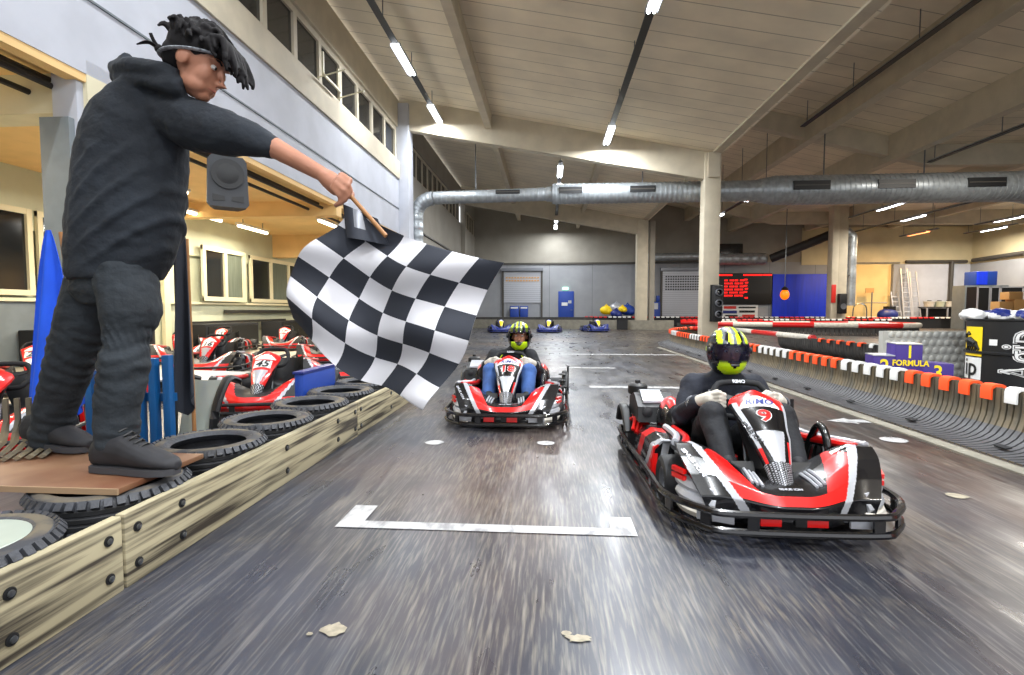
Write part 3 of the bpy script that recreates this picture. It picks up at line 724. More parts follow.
# left guard: scuffed boards with bolts
def board(y0, y1, label, bolts):
    o = empty('guard_board', (-1.585, y0, 0), 0, label, 'barrier', 'scuffed boards along the left of the track')
    MB().box((-.02, (y1 - y0) / 2, .142), (.04, y1 - y0 - .006, .284), 'scuffed_board', bev=.006).build('board', o)
    for y, z in bolts:
        M = Matrix.Translation((0, y - y0, z)) @ Matrix.Rotation(R(90), 4, 'Y')
        b = MB().lathe([(.019, 0), (.019, .004), (.013, .006)], 'black', M, 18).build('washer', o)
        MB().lathe([(.011, .004), (.01, .011), (.004, .013)], 'steel', M, 10).build('bolt', b)
    return o
zs = (.075, .215)
board(-1.2, 1.755, 'scuffed cream guard board nearest the camera, left of the joint', [(y, z) for y in (-.9, .3, 1.35, 1.69) for z in zs])
board(1.76, 4.1, 'scuffed cream guard board beside the upper tyres', [(y, z) for y in (1.82, 2.06, 2.95, 3.7, 4.04) for z in zs])
board(4.105, 7.0, 'scuffed cream guard board farthest back beyond the flag', [(y, z) for y in (4.17, 5.0, 6.0, 6.9) for z in zs])
# tyres lying behind the guard
def tyre(r, w, ri=.66, n=56):
    o = empty('car_tyre', (0, 0, 0), 0, 'x', 'tyre', 'car tyres behind the left guard board')
    a = r * ri
    prof = [(a, w * .14), (a + .012, w * .1), (a + .03, w * .02), (r * .84, 0), (r * .93, w * .05), (r * .985, w * .16), (r, w * .3), (r, w * .7), (r * .985, w * .84), (r * .93, w * .95), (r * .84, w), (a + .03, w * .98), (a + .012, w * .9), (a, w * .86), (a + .02, w * .7), (r * .9, w * .6), (r * .9, w * .4), (a + .02, w * .3)]
    m = MB().lathe(prof, 'tyre', None, n, closed=True, matfn=lambda i, j: 'tyre_dusty' if i in (10, 9) else 'tyre')
    for i in range(44):
        q = 2 * math.pi * i / 44; M = Matrix.Rotation(q, 3, 'Z')
        for z, d in ((.84, .05), (.16, -.05)):
            m.box(M @ Vector((r * .975, 0, w * z)), (.035, r * .095, w * .2), 'tyre', M @ Matrix.Rotation(R(-38 if z > .5 else 38), 3, 'Y'))
    for z in (.32, .5, .68): m.lathe([(r * 1.0, w * z - .012), (r * 1.012, w * z - .008), (r * 1.012, w * z + .008), (r * 1.0, w * z + .012)], 'rubber', None, n, closed=True)
    m.build('casing', o)
    return o
ty = tyre(.278, .165)
for p in (): pass
TY = [(-1.905, 1.44, .15), (-1.9, 2.06, .15), (-1.9, 2.7, .165), (-1.905, 3.3, .165), (-1.9, 3.92, .165), (-1.9, 4.52, .165), (-1.9, 5.12, .165), (-1.9, 5.72, .165)]
TL = ['black car tyre at the left edge, nearest the camera', 'black car tyre under the brown plank', 'black car tyre on its side right in front of the marshal shoe', 'second black car tyre beyond the marshal shoe',
      'third black car tyre beyond the marshal shoe', 'fourth black car tyre beyond the marshal shoe', 'fifth black car tyre beyond the marshal shoe, behind the flag', 'farthest black car tyre, behind the flag']
random.seed(2)
tops = copies(ty, [((x, y, z), random.random() * 6) for x, y, z in TY], TL)
for i, (x, y, z) in enumerate(TY[:2] if False else TY):
    c = copy_tree(ty); c.location = (x, y, -.012 if z < .16 else .0); c.rotation_euler = (0, 0, i); c['label'] = 'lower tyre, under the ' + ['tyre with the pale disc at the left edge', 'tyre that carries the plank', 'tyre right in front of the marshal shoe', 'second tyre beyond the shoe', 'third tyre beyond the shoe', 'fourth tyre beyond the shoe', 'fifth tyre beyond the shoe', 'farthest tyre behind the flag'][i]; c['group'] = 'lower car tyres behind the left guard board'
# cover disc lying in the nearest tyre
tag(MB().lathe([(.0, .0), (.19, .0), (.2, .01), (.19, .02), (.0, .024)], 'panel_green', Matrix.Translation((-1.905, 1.47, .285)), 32).build('cover_disc'), 'pale green disc lying in the nearest tyre at the left edge', 'disc')
# plank on the tyres
o = empty('plank', (-2.2, 2.12, .318), 0, 'brown wooden plank on the tyres under the marshal', 'plank')
m = MB(); m.box((0, 0, .012), (1.0, .5, .024), 'plank', bev=.003); m.build('board', o)
MB().box((0, -.253, .012), (1.0, .008, .024), 'plank_edge').build('front_edge', o)

# slatted barriers
def arc(cx, cy, r, a0, a1, n): return [(cx + r * math.cos(R(lerp(a0, a1, i / n))), cy + r * math.sin(R(lerp(a0, a1, i / n)))) for i in range(n + 1)]
def resample(path, step):
    P = [Vector((*p, 0)) for p in path]; out = []; acc = 0.0
    for i in range(len(P) - 1):
        L_ = (P[i + 1] - P[i]).length; t = (P[i + 1] - P[i]).normalized()
        while acc < L_: out.append((P[i] + t * acc, t)); acc += step
        acc -= L_
    return out
prof = [(-.37, .010), (-.28, .013), (-.20, .022), (-.13, .043), (-.072, .08), (-.032, .13), (-.01, .19), (0, .26), (0, .40)]
def slats(path, step, w, m1, m2, top=.40, sc=1.0):
    """curved rubber slats; outer side is to the left of the path"""
    m = MB()
    for p, t in resample(path, step):
        n = Vector((-t.y, t.x, 0)); rings = []
        for k, (d, z) in enumerate(prof):
            a, b = prof[max(0, k - 1)], prof[min(len(prof) - 1, k + 1)]
            tn = Vector((b[0] - a[0], b[1] - a[1])).normalized(); off = Vector((tn.y, -tn.x)) * .022
            z *= top / .4
            c0 = p - n * 0 + n * (-d) * sc + Z * z; c1 = p + n * (-(d + off.x)) * sc + Z * (z + off.y)
            rings.append([c0 - t * w / 2, c0 + t * w / 2, c1 + t * w / 2, c1 - t * w / 2])
        k1, k2 = m1, m2
        m.loft(rings, k1, True, False, lambda i, j: k2 if i < 5 else k1)
    return m
def capmesh(m_):
    m = MB(); w = .105
    q = [(.035, .30), (.035, .385), (.025, .412), (0, .424), (-.05, .424), (-.075, .412), (-.085, .385), (-.085, .34), (-.075, .34), (-.075, .38), (-.05, .402), (0, .402), (.022, .385), (.022, .30)]
    a = [m.bm.verts.new((-w / 2, x, z)) for x, z in q]; b = [m.bm.verts.new((w / 2, x, z)) for x, z in q]; k = m.mi(m_); n = len(q)
    for i in range(n): m.face((a[i], b[i], b[(i + 1) % n], a[(i + 1) % n]), k)
    h = n // 2
    for s_, rev in ((a, 0), (b, 1)):
        for i in range(h - 1):
            f = (s_[i], s_[i + 1], s_[n - 2 - i], s_[n - 1 - i]); m.face(f[::-1] if rev else f, k)
    o = m.build('cap'); me = o.data; bpy.data.objects.remove(o); return me
CAP = {c: capmesh(c) for c in ('orange', 'white', 'red')}
def put_caps(root, path, step, start, seq, lift=0, sc=1.0, most=100):
    k = 0
    for i, (p, t) in enumerate(resample(path, step)):
        if i < start or k >= most: continue
        c = link('cap', CAP[seq[k % len(seq)]], root, p + Z * lift, (0, 0, math.atan2(t.y, t.x))); c.scale = (sc, sc, 1); k += 1
# path runs away from the camera on the near side, round the column, and back
near = [(3.55, .8), (3.55, 14.3)]
bend = [(3.55, 14.3), (3.6, 15.2), (3.8, 16.4), (4.2, 17.5), (4.75, 18.3), (5.4, 18.55), (5.9, 18.1), (6.15, 17.0)]
o = empty('slat_barrier', (0, 0, 0), 0, 'long grey slatted barrier with orange and white caps right of the track', 'barrier')
P1 = near + bend[1:]
slats(P1, .058, .043, 'slat', 'slat_foot', .435).build('slats', o)
m = MB(); m.tube([(x + .03, y, .33) for x, y in P1], .02, 'dark_steel', 6); m.tube([(x + .03, y, .2) for x, y in P1], .02, 'dark_steel', 6); m.build('rod', o)
for i in range(12): MB().box((3.33, 3.0 + i * .95, .046), (.045, .10, .01), 'black_matte', Matrix.Rotation(R(-14), 3, 'Y')).build('clamp_plate', o)
put_caps(o, P1, .222, 0, ['orange'] * 10 + ['white'] * 6 + ['orange'] * 5 + ['white'] * 5 + ['orange'] * 6 + ['white'] * 5 + ['orange'] * 5 + ['white'] * 5 + ['orange'] * 5 + ['white'] * 4 + ['orange'] * 6 + ['white'] * 4 + ['orange'] * 12, .035)
struct(MB().box((3.06, 7, .006), (.12, 15, .012), 'concrete').build('trim_4'))
o = empty('slat_barrier', (0, 0, 0), 0, 'dark slatted barrier with orange and white caps behind the podium', 'barrier')
P2 = [(6.1, 14.0), (6.05, 12.5), (6.1, 10), (6.2, 8.8)]
slats(P2, .1, .085, 'slat_dark', 'slat_dark').build('slats', o)
put_caps(o, [(6.08, 11.8), (6.1, 10), (6.2, 8.9)], .36, 0, ['orange'] * 5 + ['white'] * 5)
def rail(root, pts, seg, z, r=.075):
    """red and white tube sections laid end to end on a barrier"""
    P = resample(pts, .12); k = max(2, int(seg / .12)); c = 0
    for i in range(0, len(P) - 1, k):
        q = [p + Z * z for p, t in P[i:i + k + 1]]
        if len(q) > 1: MB().tube(q, r, 'red' if c % 2 == 0 else 'white_dirty', 10).build('rail_section', root); c += 1
rail(o, [(5.0, 18.45), (5.5, 18.4), (5.95, 17.9), (6.1, 16.6), (6.1, 12.2)], 1.75, .40)
# island farther back: dark base under red and white tubes
o = empty('island_barrier', (0, 0, 0), 0, 'dark tyre-faced island with red and white tube rail before the blue sheet', 'barrier')
isl = [(6.6, 23.6), (10, 22.6), (13.2, 21.6), (14.6, 21.6), (15.2, 22.2), (15.3, 23.2), (14.5, 24.3), (10, 25.6), (6.6, 26.6)]
isl = [tuple(p)[:2] for p in bez([(x, y, 0) for x, y in isl], 48)]
slats(isl[::-1], .16, .14, 'slat_dark', 'slat_dark').build('slats', o); rail(o, isl, 1.6, .42, .11)
# far barriers along the back wall
def lowwall(pts, label, m1, h, capseq, step, m2=None, capsc=1.9, lift=.0):
    o = empty('track_barrier', (*pts[0], 0), 0, label, 'barrier'); m = MB()
    P = [Vector((*p, 0)) - V((*pts[0], 0)) for p in pts]
    rings = []
    for i, p in enumerate(P):
        t = (P[min(i + 1, len(P) - 1)] - P[max(i - 1, 0)]).normalized(); n = Vector((-t.y, t.x, 0)) * .12
        rings.append([p - n * 1.4, p + n * 1.4, p + n + Z * h, p - n + Z * h])
    m.loft(rings, m1); m.build('base', o)
    if capseq: put_caps(o, [(p.x, p.y) for p in P], step, 0, capseq, h - .40, capsc)
    if m2: rail(o, [(p.x, p.y) for p in P], 1.8, h + .04, .1)
    return o
RW = ['red'] * 5 + ['white'] * 5
lowwall([(2.4, 33.2), (10, 33.0), (20, 32.8)], 'far dark barrier with red and white caps along the back wall', 'black_matte', .62, RW, .3)
lowwall([(18, 30.0), (21, 31.2), (24.6, 31.2), (26.4, 31.0)], 'dark barrier with red and white caps before the ladder', 'black_matte', .62, RW, .3)
lowwall([(7.1, 27.7), (12, 28.4), (15, 29.0), (18.2, 28.6)], 'dark barrier with red and white caps behind the tube rail island', 'black_matte', .55, RW, .3)
lowwall([(-4.6, 29.6), (6.6, 27.6)], 'pale low barrier behind the parked blue karts', 'concrete', .5, None, 1)
lowwall([(-4.8, 31.2), (2.6, 31.2)], 'dark low barrier under the left roller shutter', 'slat_dark', .62, None, 1)
tag(MB().box((3.9, 27.6, .28), (.55, .2, .56), 'black').box((3.9, 27.6, .57), (.6, .3, .03), 'black_matte').build('bin'), 'black block standing in the pale low barrier', 'block')

# podium
o = empty('podium', (4.53, 6.85, 0), R(-16), 'purple winners podium with yellow figures behind the slatted barrier', 'podium')
o.scale = (.84, .84, 1); MB().box((0, 0, .31), (.34, .4, .62), 'purple', bev=.01).build('winner_step', o)
MB().box((-.31, 0, .235), (.28, .4, .47), 'purple', bev=.01).build('second_step', o); MB().box((.36, 0, .195), (.38, .4, .39), 'purple', bev=.01).build('third_step', o)
lettering('lettering', '1', .22, 'yellow_text', o, facing((0.01, -.204, .52), (1, 0, 0), (0, 0, 1)), bold=.004)
lettering('lettering', '2', .25, 'yellow_text', o, facing((-.3, -.204, .33), (1, 0, 0), (0, 0, 1)), bold=.004)
lettering('lettering', '3', .25, 'yellow_text', o, facing((.36, -.204, .27), (1, 0, 0), (0, 0, 1)), bold=.004)
lettering('lettering', 'FORMULA', .10, 'yellow_text', o, facing((0.02, -.208, .385), (1, 0, 0), (0, 0, 1)), bold=.003)
MB().box((-.31, -.0, .475), (.28, .42, .012), 'silver').build('edge_strip', o)
MB().box((0, 0, .626), (.34, .42, .012), 'silver').build('edge_strip', o)
# bubble-faced mat wall
m = MB(); m.box((5.85, 8.4, .36), (1.3, .1, .72), 'bubble')
for i in range(11):
    for j in range(6): m.ball((5.28 + i * .11 + (j % 2) * .05, 8.35, .06 + j * .12), (.05, .016, .05), 'bubble', n=10)
tag(m.build('bubble_panel'), 'grey metal panel with rows of bumps behind the podium', 'panel')
# black drum with lettering
o = empty('advertising_drum', (6.44, 7.4, 0), 0, 'big black drum with outlined letters and yellow emblem at the right edge', 'drum')
rr = .60
MB().lathe([(rr, 0), (rr, .45), (rr + .02, .46), (rr + .02, .485), (rr, .495), (rr, .9), (rr + .012, .91), (rr + .012, .93), (rr - .03, .93), (.02, .9)], 'black', None, 64).build('shell', o)
def wrap(a0, r_=rr + .006): return lambda x, y: Vector((r_ * math.sin(a0 + x / rr), -r_ * math.cos(a0 + x / rr), y))
def patch(name, a0, x0, x1, z0, z1, m_, r_):
    m = MB(); f = wrap(a0, r_); n = 8; k = m.mi(m_); g = [[m.bm.verts.new(f(lerp(x0, x1, i / n), z)) for z in (z0, z1)] for i in range(n + 1)]
    for i in range(n): m.face((g[i][0], g[i + 1][0], g[i + 1][1], g[i][1]), k)
    return m.build(name, o, fix=False)
A0 = -math.atan2(6.36, 7.4) * .98          # side that looks at the track straight
yel = A0 - 1.03
patch('emblem_panel', yel, -.17, .17, .42, .82, 'yellow', rr + .004); patch('emblem_panel', yel, -.17, .17, .1, .4, 'white', rr + .004)
lettering('lettering', 'ip', .34, 'black', o, None, lambda x, y: wrap(yel, rr + .012)(x, y + .26), bold=.004)
m = MB(); f = wrap(yel, rr + .012)
def blobs(pts, r): 
    q = [f(x, z) for x, z in pts]; m.tube(q, r, 'black', 6)
blobs([(-.1, .62), (-.02, .64), (.08, .6)], [.03, .045, .025]); blobs([(-.1, .62), (-.12, .7), (-.06, .74), (-.03, .71)], .016)
for x in (-.1, -.06, -.02, .02, .06, .09): blobs([(x, .62), (x + .02, .55), (x - .01, .49)], .011)
blobs([(.08, .6), (.13, .52), (.11, .47)], .013); m.build('emblem', o)
def up(a, dz, s_=1.0, r_=.014): return lambda x, y: wrap(A0 + a, rr + r_)(-y, x * s_ + dz)
for t_, sz in (('white', .018), ('black', .004), ('white', -.006)):
    lettering('lettering', 'Agip', .56, t_, o, None, up(-.02, .46, .66, .012 + (.018 - sz) * .4), bold=sz)
patch('label', A0 - .52, -.045, .045, .58, .66, 'white', rr + .006)
q = empty('tarpaulin', (6.44, 7.4, .93), 0, 'crumpled white and blue sheet heaped on the black drum', 'sheet')
m = MB(); random.seed(8)
for i in range(16): m.ball((random.uniform(-.42, .42), random.uniform(-.42, .42), .04), (random.uniform(.12, .22), random.uniform(.1, .2), random.uniform(.05, .1)), 'tarp')
c = skin('cloth', m, .02, ['white', 'blue_kart'], q, None, 2, lambda p: .03 * noise.noise(p * 9) + .015 * noise.noise(p * 22), lambda p: 1 if noise.noise(p * 3.3 + V(2, 0, 1)) > .12 else 0)
# ================================================================ karts  (local: x right, y from the front bumper back, z up)
def nose_surface(y0=.20, z0=.20, y1=.63, z1=.585):
    """the upright shield before the steering wheel: fn(s in -1..1, t in 0..1) -> point, normal"""
    a, b = Vector((0, y0, z0)), Vector((0, y1, z1)); ax = (b - a).normalized(); nn = Vector((0, -ax.z, ax.y)); nn = -nn if nn.y > 0 else nn
    def width(t):
        if t < .16: return .046 + .012 * t / .16
        if t < .45: return lerp(.058, .098, (t - .16) / .29)
        if t < .86: return lerp(.098, .140, smooth01(0, 1, (t - .45) / .41))
        return .140 * math.sqrt(max(.0, 1 - ((t - .86) / .147) ** 2)) * .98 + .003
    def fn(s, t):
        w = width(t); p = a.lerp(b, t) + nn * (.035 * math.sin(math.pi * min(1, t * 1.05)) + .034 * (1 - s * s)) + Vector((s * w, 0, 0))
        return p
    return fn, nn, width, (b - a).length
def build_nose(root, c, num, detail):
    fn, nn, width, L_ = nose_surface()
    def mf(u, t):
        s = u * 2 - 1; w = width(t)
        if t < .20: return 'silver' if ((t * 62 + (int((s + 1) * 5) % 2) * .5) % 1 < .5 and ((s + 1) * 5) % 1 < .6) else 'black'
        if s < -.74 and t < .86: return (c['edge'] if t > .34 else c['main']) if s > -.94 else c['field2']
        if s > .90 and t < .84: return c['edge']
        if s > .74 and t < .40: return c['main']
        if t < .50 and abs(s) < lerp(.40, .70, (t - .2) / .3): return c['wedge']
        if t < .785 - .03 * s * s: return c['field']
        if (t - .785) / .14 < 1 - (s / .76) ** 2 and abs(s) < .76: return 'white'
        return c['main']
    def surf(u, t):
        s = u * 2 - 1; return fn(s, t), nn
    nu, nv = (56, 120) if detail else (20, 40)
    n = MB().shell(surf, nu, nv, .02, mf).build('nose_panel', root, ang=50)
    def lay(t0, s0=0, rot=0, e=.004):
        ca, sa = math.cos(rot), math.sin(rot)
        def f(x, y):
            x, y = x * ca - y * sa, x * sa + y * ca
            t = t0 + y / L_; w = width(max(0, min(1, t))); s = s0 + x / w
            return fn(max(-1, min(1, s)), t) + nn * e
        return f
    if c.get('plate'):
        m = MB(); k = m.mi('white'); f = lay(.64); g = [[m.bm.verts.new(f(lerp(-.085, .085, i / 6), lerp(-.05, .055, j / 4))) for j in range(5)] for i in range(7)]
        for i in range(6):
            for j in range(4): m.face((g[i][j], g[i + 1][j], g[i + 1][j + 1], g[i][j + 1]), k)
        m.build('number_plate', n, fix=False)
        if num: lettering('number', num, .13, 'black', n, None, lay(.64, e=.008), bold=.004, shear=.15)
    else:
        if num: lettering('number_outline', num, .105, 'white', n, None, lay(.655), bold=.0065, sx=1.35)
        if num: lettering('number', num, .105, 'red', n, None, lay(.655, e=.007), bold=.003, sx=1.35)
    if detail:
        lettering('lettering', 'RiMO', .056, 'blue_kart', n, None, lay(.838, e=.006), bold=.001, shear=.3, sx=1.1)
        lettering('lettering', 'SINUS iON', .03, 'black', n, None, lay(.50, -.86, R(-76), .005), bold=.001)
        lettering('lettering', 'SINUS iON', .018, 'black', n, None, lay(.495, .1, 0, .005))
    m = MB(); m.prism([(-.05, .19), (.05, .19), (.115, .52), (-.115, .52)], .0, .03, 'black', Matrix.Translation((0, .36, .0)) @ Matrix.Rotation(R(-18), 4, 'X'))
    m.tube([(-.06, .5, .1), (-.03, .66, .5)], .011, 'steel'); m.tube([(.06, .5, .1), (.03, .66, .5)], .011, 'steel')
    m.build('steering_support', root)
def fairing_point(u, v):
    """front fairing: u -1..1 across, v 0..1 from the lip up and back"""
    C = [(.06, .055), (.04, .10), (.045, .165), (.085, .205), (.17, .225), (.28, .232), (.40, .235)]
    E = [(.17, .055), (.13, .10), (.14, .18), (.20, .26), (.27, .33), (.34, .375), (.40, .375)]
    k = v * 6; i = min(5, int(k)); t = k - i; q = smooth01(.12, .88, abs(u))
    def g(P): return lerp(P[i][0], P[i + 1][0], t), lerp(P[i][1], P[i + 1][1], t)
    (ya, za), (yb, zb) = g(C), g(E)
    xw = lerp(.36, .475, smooth01(0, .8, v))
    return Vector((u * xw, lerp(ya, yb, q), lerp(za, zb, q)))
def fair_surf(U, v):
    u = U * 2 - 1; e = .01
    p = fairing_point(u, v); a = fairing_point(min(1, u + e), v) - fairing_point(max(-1, u - e), v); b = fairing_point(u, min(1, v + e)) - fairing_point(u, max(0, v - e))
    return p, a.cross(b).normalized()
def build_fairing(root, c, detail):
    def mf(U, v):
        u = abs(U * 2 - 1); e = .44 + .36 * v
        if v < .36: return c['lip'] if not (e - .01 < u < e + .10 and v > .18) else c['stripe']
        if e < u < e + .10: return c['stripe']
        if u >= e + .10: return c['field2']
        cen = .34 + .42 * (v - .5)
        if v > .50 and u < cen: return c['field2']
        if v > .80 and u > e - .02 - .9 * (v - .8): return c['field2']
        return c['main']
    nu, nv = (180, 84) if detail else (60, 30)
    f = MB().shell(fair_surf, nu, nv, .016, mf).build('front_fairing', root, ang=55)
    if not detail: return f
    def lay(u0, v0, rot=0, sc=1):
        ca, sa = math.cos(rot), math.sin(rot)
        def g(x, y):
            x, y = x * ca - y * sa, x * sa + y * ca
            p, n = fair_surf((u0 + x / .45 + 1) / 2, max(0, min(1, v0 + y / .5))); return p + n * .004
        return g
    lettering('lettering', 'SINUS iON', .022, 'silver', f, None, lay(0, .6), bold=.001)
    lettering('lettering', 'RiMO', .04, 'white', f, None, lay(.70, .90, R(4)), bold=.003, shear=.2)
    lettering('lettering', 'SINUS iON', .03, 'silver', f, None, lay(-.905, .62, R(-72)), bold=.001)
    for s in (-1, 1):
        m = MB()
        for i in range(3):
            U = (s * (.27 + i * .045) + 1) / 2; q = []
            for v in (.60, .72, .84):
                p, n = fair_surf(U - s * (v - .6) * .06, v); q.append(p + n * .006)
            m.tube(q, .008, 'silver', 6)
        m.build('vent_fins', f)
    # ribbed grey cheeks in front of the front wheels
    for s in (-1, 1):
        m = MB()
        for i in range(3): m.tube(bez([(s * .33, .13 + i * .02, .09 + i * .045), (s * .42, .19 + i * .02, .095 + i * .05), (s * .465, .28 + i * .015, .105 + i * .055)], 8), [.03, .034, .034, .034, .034, .034, .034, .03, .026][:9], 'white_dirty' if i == 0 else 'silver', 8)
        m.build('ribbed_cheek', f)
        m = MB()
        for i in range(2): m.box((s * (.475 + i * .0), .27 + i * .0, .262 - i * .032), (.02, .09, .022), 'red', Matrix.Rotation(R(-24 * s), 3, 'Z'))
        m.build('cheek_flash', f)
    return f
def wheel(root, x, y, r, w, detail, hub='silver_dark'):
    s = 1 if x > 0 else -1
    M = Matrix.Translation((x, y, r)) @ Matrix.Rotation(R(90 * s), 4, 'Y')
    b = r * .52
    prof = [(b, -w * .42), (r * .80, -w * .5), (r * .94, -w * .44), (r, -w * .3), (r, w * .3), (r * .94, w * .44), (r * .80, w * .5), (b, w * .42)]
    t = MB().lathe(prof, 'rubber', M, 28 if detail else 16, closed=True).build('wheel', root)
    MB().lathe([(b, -w * .42), (b, w * .42), (b * .86, w * .36), (b * .7, w * .2), (b * .3, w * .22), (.012, w * .34), (.012, -w * .3), (b * .8, -w * .36)], hub, M, 20 if detail else 12).build('rim', t)
    if detail:
        m = MB()
        for i in range(5):
            q = 2 * math.pi * i / 5; m.ball(M @ Vector((b * .5 * math.cos(q), b * .5 * math.sin(q), w * .22)), .009, 'black', n=8)
        m.build('wheel_nut', t)
    return t
def make_kart(c, num, detail, loc, rz, label, group=None):
    o = empty('go_kart', loc, rz, label, 'go-kart', group)
    # bumper hoops round the kart
    ring = [(-.28, .0), (.28, .0), (.42, .06), (.545, .25), (.56, .6), (.585, 1.55), (.54, 1.70), (.40, 1.76), (-.40, 1.76), (-.54, 1.70), (-.585, 1.55), (-.56, .6), (-.545, .25), (-.42, .06)]
    ring = [p for p in bez([(x, y, 0) for x, y in ring], 56 if detail else 28, True)]
    b = MB(); b.tube([p + Z * .150 for p in ring], .017, c['bumper'], 8, True); b.tube([p + Z * .070 for p in ring], .017, c['bumper'], 8, True)
    m = b; n = len(ring)
    for i in range(0, n, 4 if detail else 7):
        p, q = ring[i], ring[(i + 1) % n]; t = (q - p).normalized()
        m.box((p + q) / 2 + Z * .11, (.05, .012, .09), c['bumper'], Matrix.Rotation(math.atan2(t.y, t.x), 3, 'Z'))
    bb = b.build('bumper', o)
    if detail:
        for x, w, k in ((-.36, .16, 'silver'), (-.13, .09, 'red'), (.07, .09, 'red'), (.28, .14, 'silver'), (.0, .05, 'black')):
            MB().box((x, .035 + (.035 if abs(x) > .3 else 0), .11), (w, .012, .045), k, Matrix.Rotation(R(22 * (1 if x > 0 else -1)) if abs(x) > .3 else 0, 3, 'Z')).build('bumper_decal', bb)
        for s in (-1, 1): MB().tube([(s * .2, .05, .12), (s * .2, .25, .1)], .014, 'steel', 6).build('bumper_mount', bb); MB().tube([(s * .565, .8, .11), (s * .3, .8, .1)], .014, 'steel', 6).build('bumper_mount', bb); MB().tube([(s * .58, 1.4, .11), (s * .3, 1.4, .1)], .014, 'steel', 6).build('bumper_mount', bb)
    m = MB(); m.box((0, .95, .075), (.78, 1.5, .03), 'black', bev=.01)
    for s in (-1, 1): m.tube([(s * .3, .2, .1), (s * .28, 1.0, .1), (s * .34, 1.7, .1)], .018, 'black', 8)
    m.tube([(-.44, .49, .13), (.44, .49, .13)], .016, 'steel', 8); m.tube([(-.46, 1.5, .14), (.46, 1.5, .14)], .018, 'steel', 8)
    m.build('chassis', o)
    for x in (-.455, .455): wheel(o, x, .49, .135, .13, detail)
    for x in (-.47, .47): wheel(o, x, 1.5, .142, .17, detail)
    build_fairing(o, c, detail)
    build_nose(o, c, num, detail)
    # arms of the cockpit side, side pods
    for s in (-1, 1):
        m = MB(); P = [(s * .45, .38, .35), (s * .40, .55, .335), (s * .37, .75, .31), (s * .37, .95, .30)]
        m.tube(bez(P, 12), .045, c['field2'], 10, flat=.55); m.tube(bez([(x + s * .02, y, z + .02) for x, y, z in P], 12), .02, c['stripe'], 8)
        m.tube(bez([(x - s * .03, y, z + .012) for x, y, z in P], 12), .022, c['main'], 8)
        m.build('cockpit_rail', o)
        def pod(U, v, s=s):
            y = lerp(.72, 1.28, U); k = math.sin(math.pi * min(1, U * .8 + .25)) ** .5
            q = [(.51, .06), (.53, .14), (.515, .26), (.47, .31), (.38, .31)]
            i = min(3, int(v * 4)); t = v * 4 - i
            x = lerp(q[i][0], q[i + 1][0], t); z = lerp(q[i][1], q[i + 1][1], t) * lerp(.86, 1.0, k)
            return Vector((s * x, y - .06 * v, z)), Vector((s * .8, 0, .6))
        def pm(U, v):
            d = U + v * .35
            return c['main'] if d < .22 or .62 < d < .85 else (c['stripe'] if d < .34 else c['field2'])
        p_ = MB().shell(pod, 64 if detail else 20, 32 if detail else 10, .012, pm).build('side_pod', o, ang=50)
        q = MB(); q.prism([(s * .38, .07), (s * .53, .07), (s * .505, .27), (s * .40, .31)], .70, .725, c['field2']); q.prism([(s * .46, .07), (s * .495, .07), (s * .46, .29), (s * .42, .29)], .69, .70, c['stripe']); q.prism([(s * .50, .07), (s * .53, .07), (s * .515, .22), (s * .49, .22)], .69, .70, c['main'])
        q.build('pod_front', p_)
    # seat and side bolsters
    def seat(U, v):
        a = (U - .5) * 2; h = v
        y = lerp(.92, 1.34, smooth01(0, .5, h)) - .06 * smooth01(.5, 1, h) * 0 - .16 * abs(a) ** 3 * smooth01(.3, .8, h); z = .10 + .36 * smooth01(.35, 1, h) + .12 * abs(a) ** 3 * (1 - .5 * h)
        return Vector((a * lerp(.19, .205, h), y + .05 * smooth01(.5, 1, h), z)), Vector((0, .5, -.8)).normalized()
    MB().shell(seat, 14, 14, .014, lambda a, b_: 'black').build('seat', o, ang=60)
    if detail:
        for s in (-1, 1):
            m = MB(); m.loft([[Vector((s * (.315 + .085 * math.cos(q) * k), 1.12 + yy + .05 * math.cos(q) * 0, .31 + .17 * math.sin(q) * k)) for q in [2 * math.pi * j / 20 for j in range(20)]] for yy, k in ((-.16, .45), (-.13, .85), (-.06, 1.0), (.04, 1.0), (.12, .85), (.15, .5))], c['field2'],
                   matfn=lambda i, j: c['main'] if (i >= 2 and 2 <= j < 8) or (i == 1 and 3 <= j < 7) else ('white' if i >= 3 and (j < 2 or j == 8) else (c['stripe'] if i == 1 and j in (7, 8, 9, 10) else c['field2'])))
            m.build('side_bolster', o)
        # motor and battery box, left rear
        m = MB(); m.prism([(1.16, .30), (1.56, .30), (1.54, .42), (1.36, .47), (1.18, .40)], -.52, -.26, 'black', Matrix(((0, 1, 0, 0), (1, 0, 0, 0), (0, 0, 1, 0), (0, 0, 0, 1))))
        bx = m.build('motor_box', o)
        m = MB(); k = m.mi('white'); m.prism([(1.22, .42), (1.37, .475), (1.50, .44), (1.50, .452), (1.37, .49), (1.22, .435)], -.48, -.34, 'silver', Matrix(((0, 1, 0, 0), (1, 0, 0, 0), (0, 0, 1, 0), (0, 0, 0, 1)))); m.build('box_lid', bx)
        MB().lathe([(.065, 0), (.07, .01), (.07, .06), (.05, .075), (.02, .08), (.018, .1), (.005, .1)], 'black', Matrix.Translation((-.47, 1.5, .44)), 20).build('filler_cap', bx)
        for x, z in ((-.46, .37), (-.36, .40)): MB().lathe([(.03, 0), (.032, .012), (.012, .02)], 'rubber', Matrix.Translation((x, 1.165, z)) @ Matrix.Rotation(R(90), 4, 'X'), 14).build('vent_plug', bx)
        random.seed(5)
